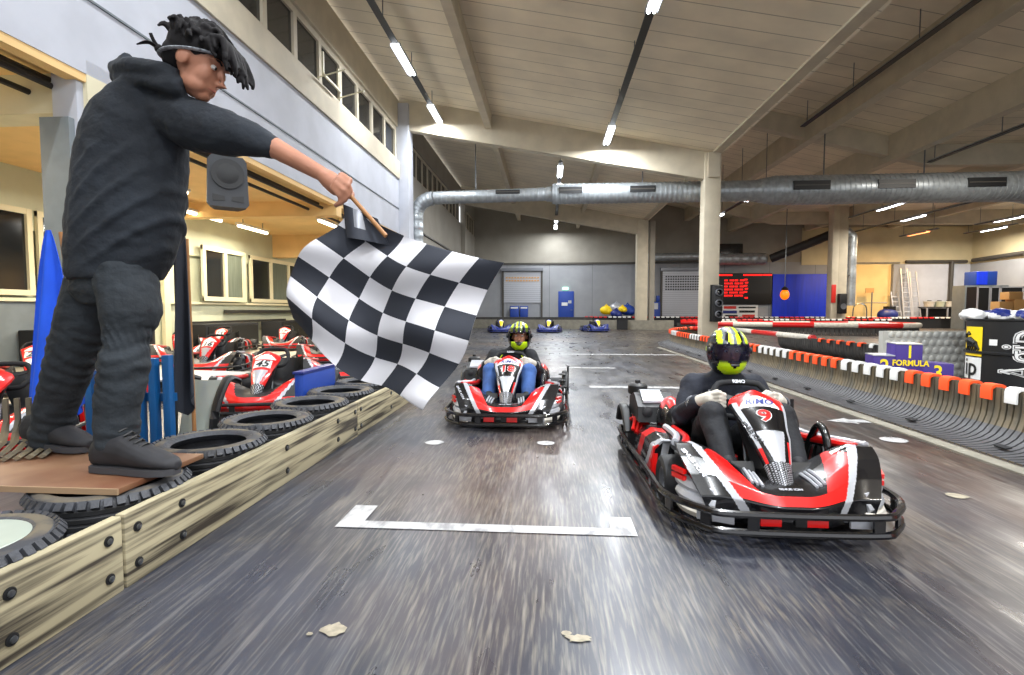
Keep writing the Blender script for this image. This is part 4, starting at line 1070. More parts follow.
        for i in range(6):
            m = MB(); x = -.55 + i * .02; m.tube(bez([(x, 1.5 - i * .03, .18), (x - .02, 1.4, .24 + .02 * i), (x + .03, 1.3 - .02 * i, .30 - .02 * i), (x, 1.2, .24 - .02 * i)], 12), .014, 'red', 6); m.build('cable', bx)
        m = MB(); m.tube(bez([(-.56, 1.3, .2), (-.57, 1.4, .33), (-.57, 1.55, .34), (-.57, 1.66, .22)], 16), .035, 'black', 8, flat=.5); m.build('mudguard', o)
        m = MB(); m.tube(bez([(.56, 1.3, .2), (.57, 1.4, .33), (.57, 1.55, .34), (.57, 1.66, .22)], 16), .035, 'black', 8, flat=.5)
        for i in range(4): m.lathe([(.03, 0), (.045, .008), (.03, .016)], 'black', Matrix.Translation((.53, 1.22 + i * .05, .15 + i * .06)), 14)
        m.build('mudguard', o)
        # hoop beside the right cockpit rail, levers and pedals
        MB().tube(bez([(.335, .44, .2), (.33, .47, .36), (.335, .53, .425), (.34, .60, .41), (.345, .70, .28), (.35, .74, .18)], 30), .02, 'black_gloss', 10).build('roll_hoop', o)
        m = MB()
        for s in (-1, 1):
            m.tube([(s * .12, .44, .09), (s * .13, .37, .25)], .012, 'steel', 6); m.box((s * .14, .36, .255), (.11, .03, .05), 'black', Matrix.Rotation(R(-30), 3, 'X'))
            m.tube([(s * .05, .52, .13), (s * .36, .46, .2)], .01, 'steel', 6); m.ball((s * .3, .45, .2), .02, 'black', n=8)
        m.build('pedal', o)
        m = MB(); m.box((.25, .8, .2), (.05, .1, .12), 'black', bev=.01); m.lathe([(.02, 0), (.02, .03)], 'red', Matrix.Translation((-.10, .58, .22)), 12); m.build('control_box', o)
        m = MB(); m.tube([(.60, 1.45, .1), (.60, 1.45, .42)], .012, 'black', 6); m.build('marker_rod', o)
    # steering wheel
    M = Matrix.Translation((0, .76, .525)) @ Matrix.Rotation(R(52), 4, 'X')
    w = MB(); q = []
    for i in range(32):
        a = 2 * math.pi * i / 32; rr = .155
        x, y = rr * 1.05 * math.cos(a), rr * math.sin(a)
        if y > .112: y = .112 + (y - .112) * .25
        if y < -.10: y = -.10 + (y + .10) * .2
        q.append(M @ Vector((x, y, 0)))
    w.tube(q, .018 if detail else .02, 'black_matte', 10, True); sw = w.build('steering_wheel', o)
    m = MB()
    for a in (20, 160, 270): m.box(M @ Vector((.075 * math.cos(R(a)), .06 * math.sin(R(a)), -.005)), (.15, .03, .01), 'black', (M.to_3x3() @ Matrix.Rotation(R(a), 3, 'Z')))
    m.lathe([(.04, -.02), (.045, .01), (.02, .02)], 'black', M, 16); m.build('spoke', sw)
    MB().tube([M @ Vector((0, 0, -.01)), (0, .45, .2)], .014, 'steel', 8).build('steering_column', o)
    if detail: lettering('lettering', 'RIMO', .03, 'silver', sw, M @ Matrix.Translation((0, .115, .02)) , bold=.001)
    return o
BLK = dict(main='red', edge='silver', wedge='silver', field='black_gloss', field2='black_gloss', lip='black_gloss', stripe='silver', bumper='black_gloss')
RED = dict(main='red', edge='red', wedge='silver', field='red', field2='black', lip='red', stripe='silver', bumper='black', plate=True)
BLU = dict(main='blue_kart', edge='blue_kart', wedge='yellow', field='yellow', field2='blue_kart', lip='blue_kart', stripe='silver_dark', bumper='blue_kart')
K9 = (1.12, 2.27, 0); K18 = (-.385, 4.29, 0)
make_kart(BLK, '9', True, K9, 0, 'black and red go-kart with figure 9 on its nose, nearest on the right')
make_kart(BLK, '18', True, K18, 0, 'black and red go-kart with figure 18 in the middle of the track')
# hire karts parked in the paddock
def rk(num, x, y, rz, lab): return make_kart(RED, num, False, (x, y, 0), R(rz), lab, 'red karts parked in the paddock')
PK = [('45', -2.86, 4.62, 12, 'red kart with figure 45 on a white plate behind the tyres'), ('16', -5.45, 7.5, 14, 'red kart with figure 16 on a white plate, middle of the paddock'), ('46', -2.85, 6.6, 18, 'kart with figure 46 partly behind the waving flag'),
      ('12', -4.35, 9.3, 10, 'red kart right of the 16 kart, one row farther back'), ('14', -7.85, 11.4, 16, 'red kart just behind the 16 kart against the wall'), ('17', -6.75, 12.3, 14, 'red kart in the back row left of the dark wall pipe'),
      ('44', -5.2, 11.6, 14, 'red kart half hidden by the left edge of the flag'), ('21', -6.2, 5.6, 38, 'red kart at the left edge behind the blue flag'), ('23', -7.05, 9.1, 26, 'red kart behind the black flag by the wall'), ('11', -3.95, 3.0, 25, 'red kart low behind the blue rack and the marshal leg')]
for a in PK: rk(*a)
# blue karts at the end of the straight
bk = make_kart(BLU, '', False, (0, 0, 0), 0, 'x', 'blue karts parked at the end of the straight')
copies(bk, [((-2.15, 23.2, 0), R(10)), ((-.05, 23.4, 0), R(-4)), ((2.45, 24.4, 0), R(12))], ['blue kart with yellow nose, left one behind the rear driver', 'blue kart with yellow nose, middle one of the three far karts', 'blue kart with pale nose, right one of the three far karts'])
for s in (): pass
# other paddock things
o = empty('side_panel', (-2.66, 3.62, 0), R(-12), 'grey green curved plastic panel with black rims leaning behind the tyres', 'panel')
def pan(U, v): return Vector((lerp(-.17, .17, U), .12 * math.cos(U * math.pi) * 0 + .10 * v - .05 * math.sin(U * math.pi), lerp(.05, .52, v))), Vector((0, -1, .2)).normalized()
MB().shell(pan, 10, 10, .02, lambda a, b_: 'panel_green').build('sheet', o)
for s in (-1, 1): MB().tube(bez([(s * .19, -.02, .04), (s * .2, .0, .3), (s * .21, .1, .52), (s * .19, .22, .5)], 15), .04, 'black', 8, flat=.6).build('rim', o)
tag(MB().box((0, 0, .24), (.09, .7, .48), 'blue_door', bev=.02).box((0, 0, .485), (.10, .72, .02), 'blue_kart').build('divider_board', None, loc=(-2.24, 4.75, 0), rot=(0, 0, 0)), 'dark blue board standing between the 45 kart and the tyres', 'board')
o = empty('low_table', (-4.62, 6.1, 0), R(-8), 'low pale grey board lying before the 16 kart', 'board')
MB().box((0, 0, .22), (1.6, .9, .03), 'silver', bev=.01).build('table_top', o)
for x in (-.7, .7): MB().box((x, 0, .1), (.06, .8, .21), 'black').build('leg', o)
for x, y, l in ((-9.3, 9.8, 'dark low cupboard by the paddock wall, left one'), (-9.15, 13.7, 'dark low cupboard by the paddock wall under the hinged windows'), (-9.2, 17.5, 'dark low cupboard by the paddock wall, farthest one')):
    q = tag(MB().box((0, 0, .34), (.7, 2.4, .68), 'black_matte', bev=.02).box((.36, 0, .34), (.02, 2.2, .55), 'black').build('cupboard'), l, 'cupboard'); q.location = (x, y, 0)
# flag rack
o = empty('flag_rack', (-2.55, 2.9, 0), 0, 'blue steel rack with short upright posts behind the marshal', 'rack')
for x, y, h in ((-.24, 0, .68), (.08, .0, .75), (.17, .0, .76), (.26, .0, .78)):
    MB().box((x, y, h / 2), (.045, .045, h), 'rack_blue', bev=.004).build('post', o)
MB().box((.16, .03, .52), (.24, .03, .05), 'rack_blue').box((.01, .03, .12), (.55, .03, .05), 'rack_blue').build('crossbar', o)
def hanging_flag(base, tip, w0, w1, drop, m_, lab, ph=0, depth=.06, z_end=None):
    """cloth hanging in folds from the tip of a leaning pole"""
    o = empty('flag', base, 0, lab, 'flag', 'coloured flags in the blue rack')
    B, T = V(0, 0, 0), V(tip) - V(base)
    MB().tube([B, T], .012, 'caramel', 8).build('pole', o)
    def f(U, v):
        w = lerp(w0, w1, v ** .8); a = (U - .5) * w; c = T.lerp(B, min(1, v * .0)); z = T.z - drop * v * (1 - .12 * abs(U - .5) * 2)
        fold = math.sin(U * 9.5 + ph + v * 1.2) * depth * (v ** .7)
        x = T.x + a
        return Vector((x, T.y + fold - .02 - depth * .9, z)), Vector((0, -1, 0))
    MB().shell(f, 30, 24, .004, lambda a, b_: m_).build('cloth', o, ang=80); return o
hanging_flag((-2.9, 3.02, .0), (-3.07, 3.03, 1.54), .03, .52, 1.20, 'flag_blue', 'bright blue flag hanging in folds left of the marshal legs', .4, .07)
hanging_flag((-2.72, 3.15, .0), (-2.93, 3.15, 2.05), .05, .14, 1.02, 'flag_yellow', 'yellow flag showing along the back edge of the marshal', 1, .03)
hanging_flag((-2.6, 3.1, .0), (-2.70, 3.1, 1.08), .05, .40, .66, 'flag_red', 'red flag hanging between the marshal legs', 2, .05)
hanging_flag((-2.28, 3.1, .0), (-2.29, 3.1, 1.50), .08, .18, 1.12, 'flag_black', 'black flag hanging behind the marshal front leg', .8, .05)
# short curved slat piece beside the plank
o = empty('slat_mat', (-2.78, 2.40, .345), 0, 'short piece of grey slatted mat with curved ends beside the plank', 'mat')
m = MB()
for i in range(6):
    for (dy, hh) in ((0, .14),):
        x = i * .042; y = i * .02
        pts = [(x + .17, y - .28, .012), (x + .09, y - .15, .014), (x + .04, y - .06, .035), (x + .01, y - .02, .08), (x, y, .14), (x, y, .25)]
        m.tube(pts, .017, 'slat', 4, flat=.6)
m.build('slats', o)
# speaker hung on the fascia
o = empty('speaker', (-4.66, 7.2, 2.55), R(38), 'black loudspeaker hanging under the white fascia behind the outstretched arm', 'speaker')
m = MB(); m.loft([[Vector((x * w, y, z)) for x, z in ((-.27, .05), (-.23, 0), (.23, 0), (.27, .05), (.25, .66), (.2, .73), (-.2, .73), (-.25, .66))] for y, w in ((0, 1), (.12, 1), (.34, .68))], 'speaker_grey'); m.build('cabinet', o)
MB().lathe([(.0, .03), (.12, .03), (.2, .0), (.215, .0), (.215, .02)], 'black', Matrix.Translation((0, -.005, .47)) @ Matrix.Rotation(R(90), 4, 'X'), 28).build('grille', o)
m = MB()
for s in (-1, 1): m.prism([(s * .2, .07), (s * .04, .09), (s * .05, .15), (s * .2, .17)], -.008, .02, 'black')
m.build('port', o)
MB().ball((.03, -.02, .47), .012, 'led_red', n=8).build('indicator', o)
MB().tube([(-.15, .15, .7), (-.1, .15, 1.06), (-.36, .36, 1.1)], .03, 'dark_steel').tube([(.1, .15, .7), (-.05, .15, 1.1)], .02, 'dark_steel').tube([(-.1, .15, .85), (.1, .15, .8)], .03, 'dark_steel').build('bracket', o)
# ================================================================ people
def limb(mb, pts, r, n=12, ball=True):
    mb.tube(pts, r, 'skin', n)
    if ball:
        rs = r if isinstance(r, (list, tuple)) else [r] * len(pts)
        for p, q in zip(pts, rs): mb.ball(p, q, 'skin', n=12)
def rings(mb, R_, n=24):
    """elliptical stations: (centre, half width vector, half depth vector)"""
    mb.loft([[V(c) + V(u) * math.cos(q) + V(w) * math.sin(q) for q in [2 * math.pi * j / n for j in range(n)]] for c, u, w in R_], 'skin')
def hand(mb, wrist, palm, fingers, thumb, pr=.036, fr=.0115):
    """palm from the wrist, five separate bent fingers"""
    limb(mb, [wrist, V(wrist).lerp(V(palm), .5), palm], [pr * .72, pr * .95, pr])
    for f in fingers + [thumb]: limb(mb, [V(p) for p in f], [fr * 1.15, fr * 1.1, fr, fr * .85][:len(f)] if len(f) <= 4 else fr, 8)
def head_shapes(mb, c, f, u, s, k=1.0):
    """head with a face: c centre, f forward, u up, s side, k size (1 = 0.24 m tall)"""
    f, u, s = V(f).normalized(), V(u).normalized(), V(s).normalized(); c = V(c)
    def P(a, b, d): return c + (f * a + s * b + u * d) * k
    Rm = Matrix((f, s, u)).transposed()
    mb.ball(P(-.012, 0, .03), (.098 * k, .078 * k, .098 * k), 'skin', Rm, 24)
    mb.ball(P(.022, 0, -.035), (.07 * k, .062 * k, .085 * k), 'skin', Rm, 20)
    mb.ball(P(.055, 0, -.095), (.032 * k, .034 * k, .026 * k), 'skin', Rm)
    mb.tube([P(.078, 0, .028), P(.103, 0, -.008), P(.118, 0, -.028), P(.096, 0, -.038)], [.011 * k, .012 * k, .0155 * k, .009 * k], 'skin', 8)
    for q in (-1, 1):
        mb.ball(P(.068, q * .034, .034), (.022 * k, .03 * k, .009 * k), 'skin', Rm, 10)
        mb.ball(P(.046, q * .036, -.025), (.036 * k, .026 * k, .044 * k), 'skin', Rm, 14)
        mb.ball(P(-.012, q * .08, -.008), (.026 * k, .011 * k, .034 * k), 'skin', Rm, 12)
        mb.ball(P(.03, q * .034, -.07), (.05 * k, .027 * k, .034 * k), 'skin', Rm, 14)
    mb.tube([P(.078, -.024, -.058), P(.09, 0, -.056), P(.078, .024, -.058)], .008 * k, 'skin', 6)
    mb.tube([P(.076, -.02, -.07), P(.087, 0, -.07), P(.076, .02, -.07)], .0085 * k, 'skin', 6)
    return P, Rm
def face_parts(root, P, Rm, k, origin):
    for q in (-1, 1):
        MB().ball(P(.0745, q * .033, .012), (.010 * k, .0125 * k, .009 * k), 'white', Rm, 12).ball(P(.083, q * .033, .011), (.0035 * k, .006 * k, .006 * k), 'black', Rm, 10).build('eye', root, origin=origin)
        MB().tube([P(.086, q * .016, .035), P(.087, q * .034, .041), P(.072, q * .054, .034)], .0042 * k, 'hair', 6).build('eyebrow', root, origin=origin)
    MB().tube([P(.082, -.022, -.064), P(.094, 0, -.063), P(.082, .022, -.064)], [.003 * k, .0055 * k, .003 * k], 'lips', 6).build('mouth', root, origin=origin)

# ---------------------------------------------------------------- the marshal, on the plank, seen from behind, flag arm out to the right
MO = (-1.95, 2.2, .342)
yb = 2.24
hip = (-1.994, 2.240, 1.244)
B = MB()
# legs (skin under the jeans), torso, arms: one continuous body
rl = [(-1.906, 2.210, 1.205), (-1.886, 2.140, 0.804), (-1.915, 2.100, 0.421)]
ll = [(-2.189, 2.330, 1.214), (-2.344, 2.340, 0.794), (-2.546, 2.400, 0.355)]
limb(B, rl, [.08, .045, .036]); limb(B, ll, [.08, .045, .036])
limb(B, [rl[2], (-1.725, 2.060, 0.357)], [.04, .03]); limb(B, [ll[2], (-2.377, 2.360, 0.323)], [.04, .03])
tor = [((-2.024, 2.250, 1.208), .15, .1), ((-1.983, 2.250, 1.351), .15, .1), ((-1.938, 2.250, 1.602), .17, .1), ((-1.889, 2.240, 1.869), .19, .1), ((-1.833, 2.230, 1.975), .15, .08), ((-1.742, 2.210, 2.051), .07, .06), ((-1.669, 2.190, 2.096), .058, .058), ((-1.575, 2.165, 2.124), .056, .056)]
rings(B, [(c, (a, 0, 0), (0, d, 0)) for c, a, d in tor])
sh = (-1.639, 2.190, 1.897); elb = (-1.319, 2.130, 1.787); wr = (-0.930, 2.060, 1.606)
limb(B, [(-1.792, 2.220, 1.956), sh, elb, (-1.143, 2.090, 1.725), wr], [.07, .066, .050, .044, .031])
ls = (-2.130, 2.360, 1.982); le = (-2.226, 2.520, 1.670); lh = (-1.997, 2.380, 1.431)
limb(B, [(-2.004, 2.300, 2.011), ls, le, lh], [.065, .06, .046, .034])
# right hand closed on the flag stick
pc = V((-0.861, 2.045, 1.557)); hx = V((-0.822, 2.030, 1.509))
ux = (V(wr) - pc).normalized()
def HP(dx, dy, dz): return pc + Vector((dx, dz, dy))
hand(B, wr, pc + Vector((.0, 0, -.004)),
     [[HP(.028, .034, -.02), HP(.066, .010, -.03), HP(.068, -.030, -.028), HP(.040, -.044, -.02)],
      [HP(.024, .014, -.036), HP(.062, -.012, -.042), HP(.060, -.050, -.034), HP(.032, -.062, -.022)],
      [HP(.014, -.006, -.044), HP(.048, -.034, -.048), HP(.045, -.068, -.036), HP(.018, -.078, -.022)],
      [HP(.002, -.022, -.042), HP(.030, -.052, -.046), HP(.026, -.080, -.034), HP(.002, -.086, -.022)]],
     [HP(-.004, .02, .028), HP(.03, .0, .042), HP(.052, -.034, .028), HP(.05, -.05, .004)], .041, .0125)
# left hand resting in the pouch
l0 = V(lh)
hand(B, lh, l0 + Vector((.05, .0, -.01)), [[l0 + Vector((.07, -.0 + .018 * i, .02 - .016 * i)), l0 + Vector((.11, .018 * i, .012 - .016 * i)), l0 + Vector((.125, .02 + .018 * i, -.012 - .014 * i))] for i in range(4)], [l0 + Vector((.04, -.03, .02)), l0 + Vector((.07, -.045, .02)), l0 + Vector((.1, -.04, .01))], .036, .011)
hc = V((-1.506, 2.150, 2.102)); hf = (.86, .10, -.44); hu = (.44, .04, .86); hs = (-.12, 1, -.0)
hfv = V(hf).normalized(); hsv = Vector((hfv.y, -hfv.x, 0)).normalized(); huv = hsv.cross(hfv)
huv = huv if huv.z > 0 else -huv
HK = 1.13
P, Rm = head_shapes(B, hc, hfv, huv, hsv, HK)
man = skin('person', B, .0068, 'skin', None, MO, 3, None)
man.location = MO
tag(man, 'young man in dark hoodie and jeans standing on the plank, waving the chequered flag', 'person')
face_parts(man, P, Rm, HK, MO)
# hoodie
def noise3(p, s, k): return noise.noise(Vector((p.x * s * k[0], p.y * s * k[1], p.z * s * k[2])))
B = MB()
TP = [((-2.010, 2.250, 1.190), 0.199, 0.155), ((-2.009, 2.250, 1.218), 0.216, 0.160), ((-1.997, 2.250, 1.264), 0.234, 0.160), ((-1.984, 2.250, 1.338), 0.251, 0.172), ((-1.959, 2.250, 1.457), 0.256, 0.178), ((-1.932, 2.250, 1.625), 0.256, 0.170), ((-1.911, 2.250, 1.774), 0.249, 0.165), ((-1.884, 2.240, 1.878), 0.237, 0.155), ((-1.852, 2.235, 1.964), 0.210, 0.140), ((-1.808, 2.225, 2.025), 0.166, 0.120), ((-1.751, 2.210, 2.065), 0.108, 0.100)]
rings(B, [(c, (h, 0, 0), (0, d, 0)) for c, h, d in TP])
limb(B, [(-1.713, 2.215, 1.935), (-1.568, 2.180, 1.866), (-1.387, 2.140, 1.809), (-1.262, 2.110, 1.771), (-1.196, 2.100, 1.746)], [.105, .112, .098, .074, .058], 16)
limb(B, [(-1.196, 2.100, 1.746), (-1.161, 2.092, 1.730)], [.054, .052], 16)
limb(B, [(-2.017, 2.290, 1.962), (-2.121, 2.360, 1.944), (-2.226, 2.520, 1.659), (-1.978, 2.420, 1.437)], [.1, .1, .082, .06], 14)
B.ball((-1.837, 2.360, 1.426), (.05, .07, .06), 'skin')
# hood lying on the shoulders
B.tube(bez([(-1.565, 2.100, 2.027), (-1.645, 2.090, 2.058), (-1.786, 2.120, 2.093), (-1.920, 2.200, 2.118), (-1.977, 2.300, 2.183), (-1.873, 2.330, 2.185), (-1.743, 2.300, 2.131)], 30), .036, 'skin', 10)
B.tube(bez([(-1.819, 2.140, 2.138), (-1.900, 2.200, 2.143), (-1.948, 2.280, 2.200)], 10), .026, 'skin', 10)
B.tube(bez([(-1.540, 2.100, 1.986), (-1.639, 2.090, 2.001), (-1.796, 2.130, 2.040), (-1.931, 2.200, 2.083)], 18), [.03, .04, .045, .045, .042, .04, .036, .03, .03, .03, .03, .03, .03, .03, .03, .03, .03, .03, .03][:19], 'skin', 10)
def hood_disp(p):
    d = .006 * noise3(p, 4.5, (1, 1, 1.2)) + .005 * noise3(p, 14, (1, 1, 1.6))
    # long diagonal folds across the back
    d += .024 * (.5 + .5 * math.sin((p.x * -.58 + p.z * .81) * 70 + 2.2 * noise3(p, 3, (1, 1, 1)))) ** 3 * (.6 + .8 * noise3(p + V(3, 1, 2), 3.5, (1, 1, 1))) * smooth01(1.1, 1.35, p.z) * (1 - smooth01(1.6, 1.85, p.z)) * max(0, 1 - abs(p.x + 1.8) / .32)
    return d
hd = skin('hoodie', B, .0085, 'hoodie', man, MO, 5, hood_disp)
# jeans
B = MB()
rings(B, [((-2.006, 2.250, 1.292), (.17, 0, 0), (0, .13, 0)), ((-2.014, 2.250, 1.208), (.185, 0, 0), (0, .14, 0)), ((-2.042, 2.260, 1.134), (.175, 0, 0), (0, .14, 0)), ((-2.044, 2.260, 1.078), (.13, 0, 0), (0, .11, 0))])
limb(B, [(-1.917, 2.200, 1.186), (-1.878, 2.170, 1.041), (-1.882, 2.125, 0.819), (-1.905, 2.110, 0.629), (-1.908, 2.100, 0.475), (-1.909, 2.100, 0.434)], [.125, .121, .100, .088, .080, .079], 18)
limb(B, [(-2.157, 2.310, 1.175), (-2.240, 2.330, 1.011), (-2.355, 2.340, 0.794), (-2.465, 2.370, 0.578), (-2.526, 2.390, 0.430), (-2.539, 2.395, 0.387)], [.128, .125, .104, .092, .086, .083], 18)
def jean_disp(p):
    d = .007 * noise3(p, 7, (1, 1, 1.5)) + .004 * noise3(p, 16, (1, 1, 2))
    d += .0028 * math.sin((p.z + .5 * p.x) * 95 + 7 * noise3(p, 5, (1, 1, 1))) * (smooth01(.6, .75, p.z) * (1 - smooth01(.9, 1.0, p.z)) + (1 - smooth01(.48, .6, p.z)))
    return d
skin('jeans', B, .0078, 'jeans', man, MO, 4, jean_disp)
# shoes
def shoe(name, heel, toe, ank, k=1.0):
    h, t, a = V(heel), V(toe), V(ank); d = (t - h); L_ = d.length; d.normalize(); sd = Vector((d.y, -d.x, 0)).normalized()
    up_ = sd.cross(d); up_ = up_ if up_.z > 0 else -up_
    def Q(x, y, z): return h + d * (x * L_) + sd * y + up_ * z
    B = MB()
    st = [(.0, .034, .10), (.08, .044, .125), (.22, .048, .14), (.38, .050, .135), (.50, .053, .112), (.64, .058, .088), (.80, .056, .066), (.93, .042, .05), (1.0, .02, .034)]
    B.loft([[Q(x, w * k * math.cos(q), .016 + hh * k * .5 + hh * k * .5 * math.sin(q)) for q in [2 * math.pi * j / 16 for j in range(16)]] for x, w, hh in st], 'skin')
    limb(B, [Q(.2, 0, .10), a + Z * .045], [.056, .066], 14)
    o = skin(name, B, .006, 'shoe', man, MO, 3)
    m = MB(); ol = [(0.0, .02), (.03, .036), (.2, .043), (.4, .042), (.6, .052), (.8, .054), (.93, .04), (1.0, .016)]
    poly = [(x, w) for x, w in ol] + [(x, -w) for x, w in ol[::-1]]
    m.loft([[Q(x - .012, y * k * 1.08, zz) for x, y in poly] for zz in (-.002, .012, .026)], 'shoe_sole'); m.build('sole', o, origin=MO)
    m = MB()
    for i in range(5):
        x = .36 + i * .06; z = .158 - i * .014
        m.tube([Q(x, -.026, z * k), Q(x + .03, 0, (z + .012) * k), Q(x, .026, z * k)], .005, 'black', 6)
    m.build('laces', o, origin=MO)
    return o
shoe('shoe', (-1.991, 2.080, 0.348), (-1.586, 2.050, 0.348), (-1.910, 2.100, 0.430), 1.12)
h2 = (-2.680, 2.400, 0.321); 
shoe('shoe', (-2.693, 2.420, 0.360), (-2.263, 2.340, 0.350), (-2.545, 2.400, 0.386), 1.12)
# hair: cap and loose dark locks
B = MB(); random.seed(11)
B.ball(P(-.028, 0, .052), (.106 * HK, .09 * HK, .100 * HK), 'skin', Rm, 24)
B.ball(P(-.02, 0, .08), (.10 * HK, .085 * HK, .07 * HK), 'skin', Rm, 20)
B.ball(P(-.07, 0, .0), (.062 * HK, .074 * HK, .075 * HK), 'skin', Rm, 16)
for i in range(150):
    a = random.uniform(0, 2 * math.pi); e = random.uniform(.25, 1.0) if i < 70 else random.uniform(.1, .5)
    b0 = Vector((math.cos(a) * math.cos(e * 1.5), math.sin(a) * math.cos(e * 1.5), math.sin(e * 1.5)))
    if b0.x < -.45 and b0.z < .2: continue
    p0 = P(-.018 + .095 * b0.x, .08 * b0.y, .040 + .078 * b0.z)
    out = Rm @ b0; ln = random.uniform(.035, .066)
    fw_ = hfv * random.uniform(-.5, .8) + hsv * random.uniform(-.5, .5)
    p1 = p0 + out * ln * .6 + fw_ * ln * .35 + Vector((0, 0, .01)); p2 = p0 + out * ln * .75 + fw_ * ln * random.uniform(.7, 1.1) - Z * random.uniform(0, .04)
    B.tube(bez([p0 - out * .02, p0 + out * .015, p1, p2], 9), [.015, .016, .016, .015, .0145, .013, .012, .009, .007, .005][:10], 'skin', 7)
for i in range(20):   # fringe falling over the brow
    b = -1 + 2 * i / 19; p0 = P(.05, b * .075, .1); ln = random.uniform(.055, .105)
    p1 = p0 + hfv * .05 + Z * .012; p2 = p0 + hfv * random.uniform(.055, .09) - Z * ln * .7 + hsv * random.uniform(-.02, .02); p3 = p2 - Z * ln * .5 + hfv * random.uniform(-.01, .03)
    B.tube(bez([p0, p1, p2, p3], 9), [.015, .016, .016, .015, .0145, .013, .012, .010, .008, .005], 'skin', 7)
skin('hair', B, .0052, 'hair', man, MO, 1)
m = MB(); q = []
for i in range(40):
    a = 2 * math.pi * i / 40; q.append(P(-.020 + .107 * math.cos(a), .092 * math.sin(a), .012 + .050 * math.cos(a)))
B = m.tube(q, .0115, 'headband', 8, True, flat=.45); hb = B.build('headband', man, origin=MO)
m = MB(); k0 = P(-.14, .02, -.018)
m.ball(k0, .018, 'hair'); m.tube(bez([k0, k0 + Vector((-.03, -.02, .018)), k0 + Vector((-.075, -.03, .006))], 8), [.008, .013, .016, .016, .014, .012, .009, .006, .004], 'hair', 8, flat=.4); m.tube(bez([k0, k0 + Vector((-.01, -.02, .03)), k0 + Vector((-.012, -.03, .05))], 6), .007, 'hair', 6)
m.build('knot', hb, origin=MO)
# chequered flag, held out and caught in mid wave
FO = (-0.823, 2.030, 1.493)
fl = empty('chequered_flag', FO, 0, 'black and white chequered flag waving from the hand of the marshal', 'flag')
hx0, hx1 = V((-0.877, 2.045, 1.593)), V((-0.646, 2.000, 1.343))
d_ = (hx1 - hx0).normalized()
MB().tube([hx0 - d_ * .02, hx1 + d_ * .0], .009, 'caramel', 10).build('pole', fl, origin=FO)
m = MB(); c0, c1, c2, c3 = V((-0.831, 2.030, 1.477)), V((-0.693, 2.020, 1.418)), V((-0.647, 2.000, 1.312)), V((-0.821, 2.030, 1.341))
def slv(U, v): 
    p = c0.lerp(c1, U).lerp(c3.lerp(c2, U), v); return p + Vector((0, -.03 * math.sin(U * 5) * (.4 + v), 0)), Vector((0, -1, 0))
m.shell(slv, 12, 8, .012, lambda a, b_: 'silver_dark' if .3 < a < .6 and b_ < .6 else 'flag_black').build('sleeve', fl, origin=FO)
A_, B_, C_, D_ = V((-0.803, 2.030, 1.453)), V((-0.171, 1.900, 1.228)), V((-0.462, 1.980, 0.677)), V((-1.120, 2.120, 0.998))
def cloth(U, v):
    p = A_.lerp(B_, U).lerp(D_.lerp(C_, U), v)
    ctr = (A_ + B_ + C_ + D_) / 4
    # sag of the far edges, rolling ripples across the cloth
    k = U + v
    rip = (.050 * math.sin(7.5 * U - 3.6 * v + .6) + .026 * math.sin(13 * v + 5 * U)) * smooth01(0, .5, k)
    sag = -.055 * math.sin(math.pi * U) * (1 - v) * .7 - .07 * math.sin(math.pi * v) * (U * .2) + .035 * math.sin(math.pi * v) * (1 - U)
    bulge = .07 * math.sin(math.pi * U) * v - .02 * math.sin(9 * U + 1) * v
    return p + Vector((.02 * math.sin(8 * v + 3 * U) + (-.05) * math.sin(math.pi * v) * (1 - U), rip, sag - bulge)), Vector((0, -1, 0))
NC = 6
MB().shell(cloth, 96, 96, .003, lambda U, v: 'flag_white' if (int(U * NC) + int(v * NC)) % 2 == 0 else 'flag_black').build('cloth', fl, origin=FO, ang=80)

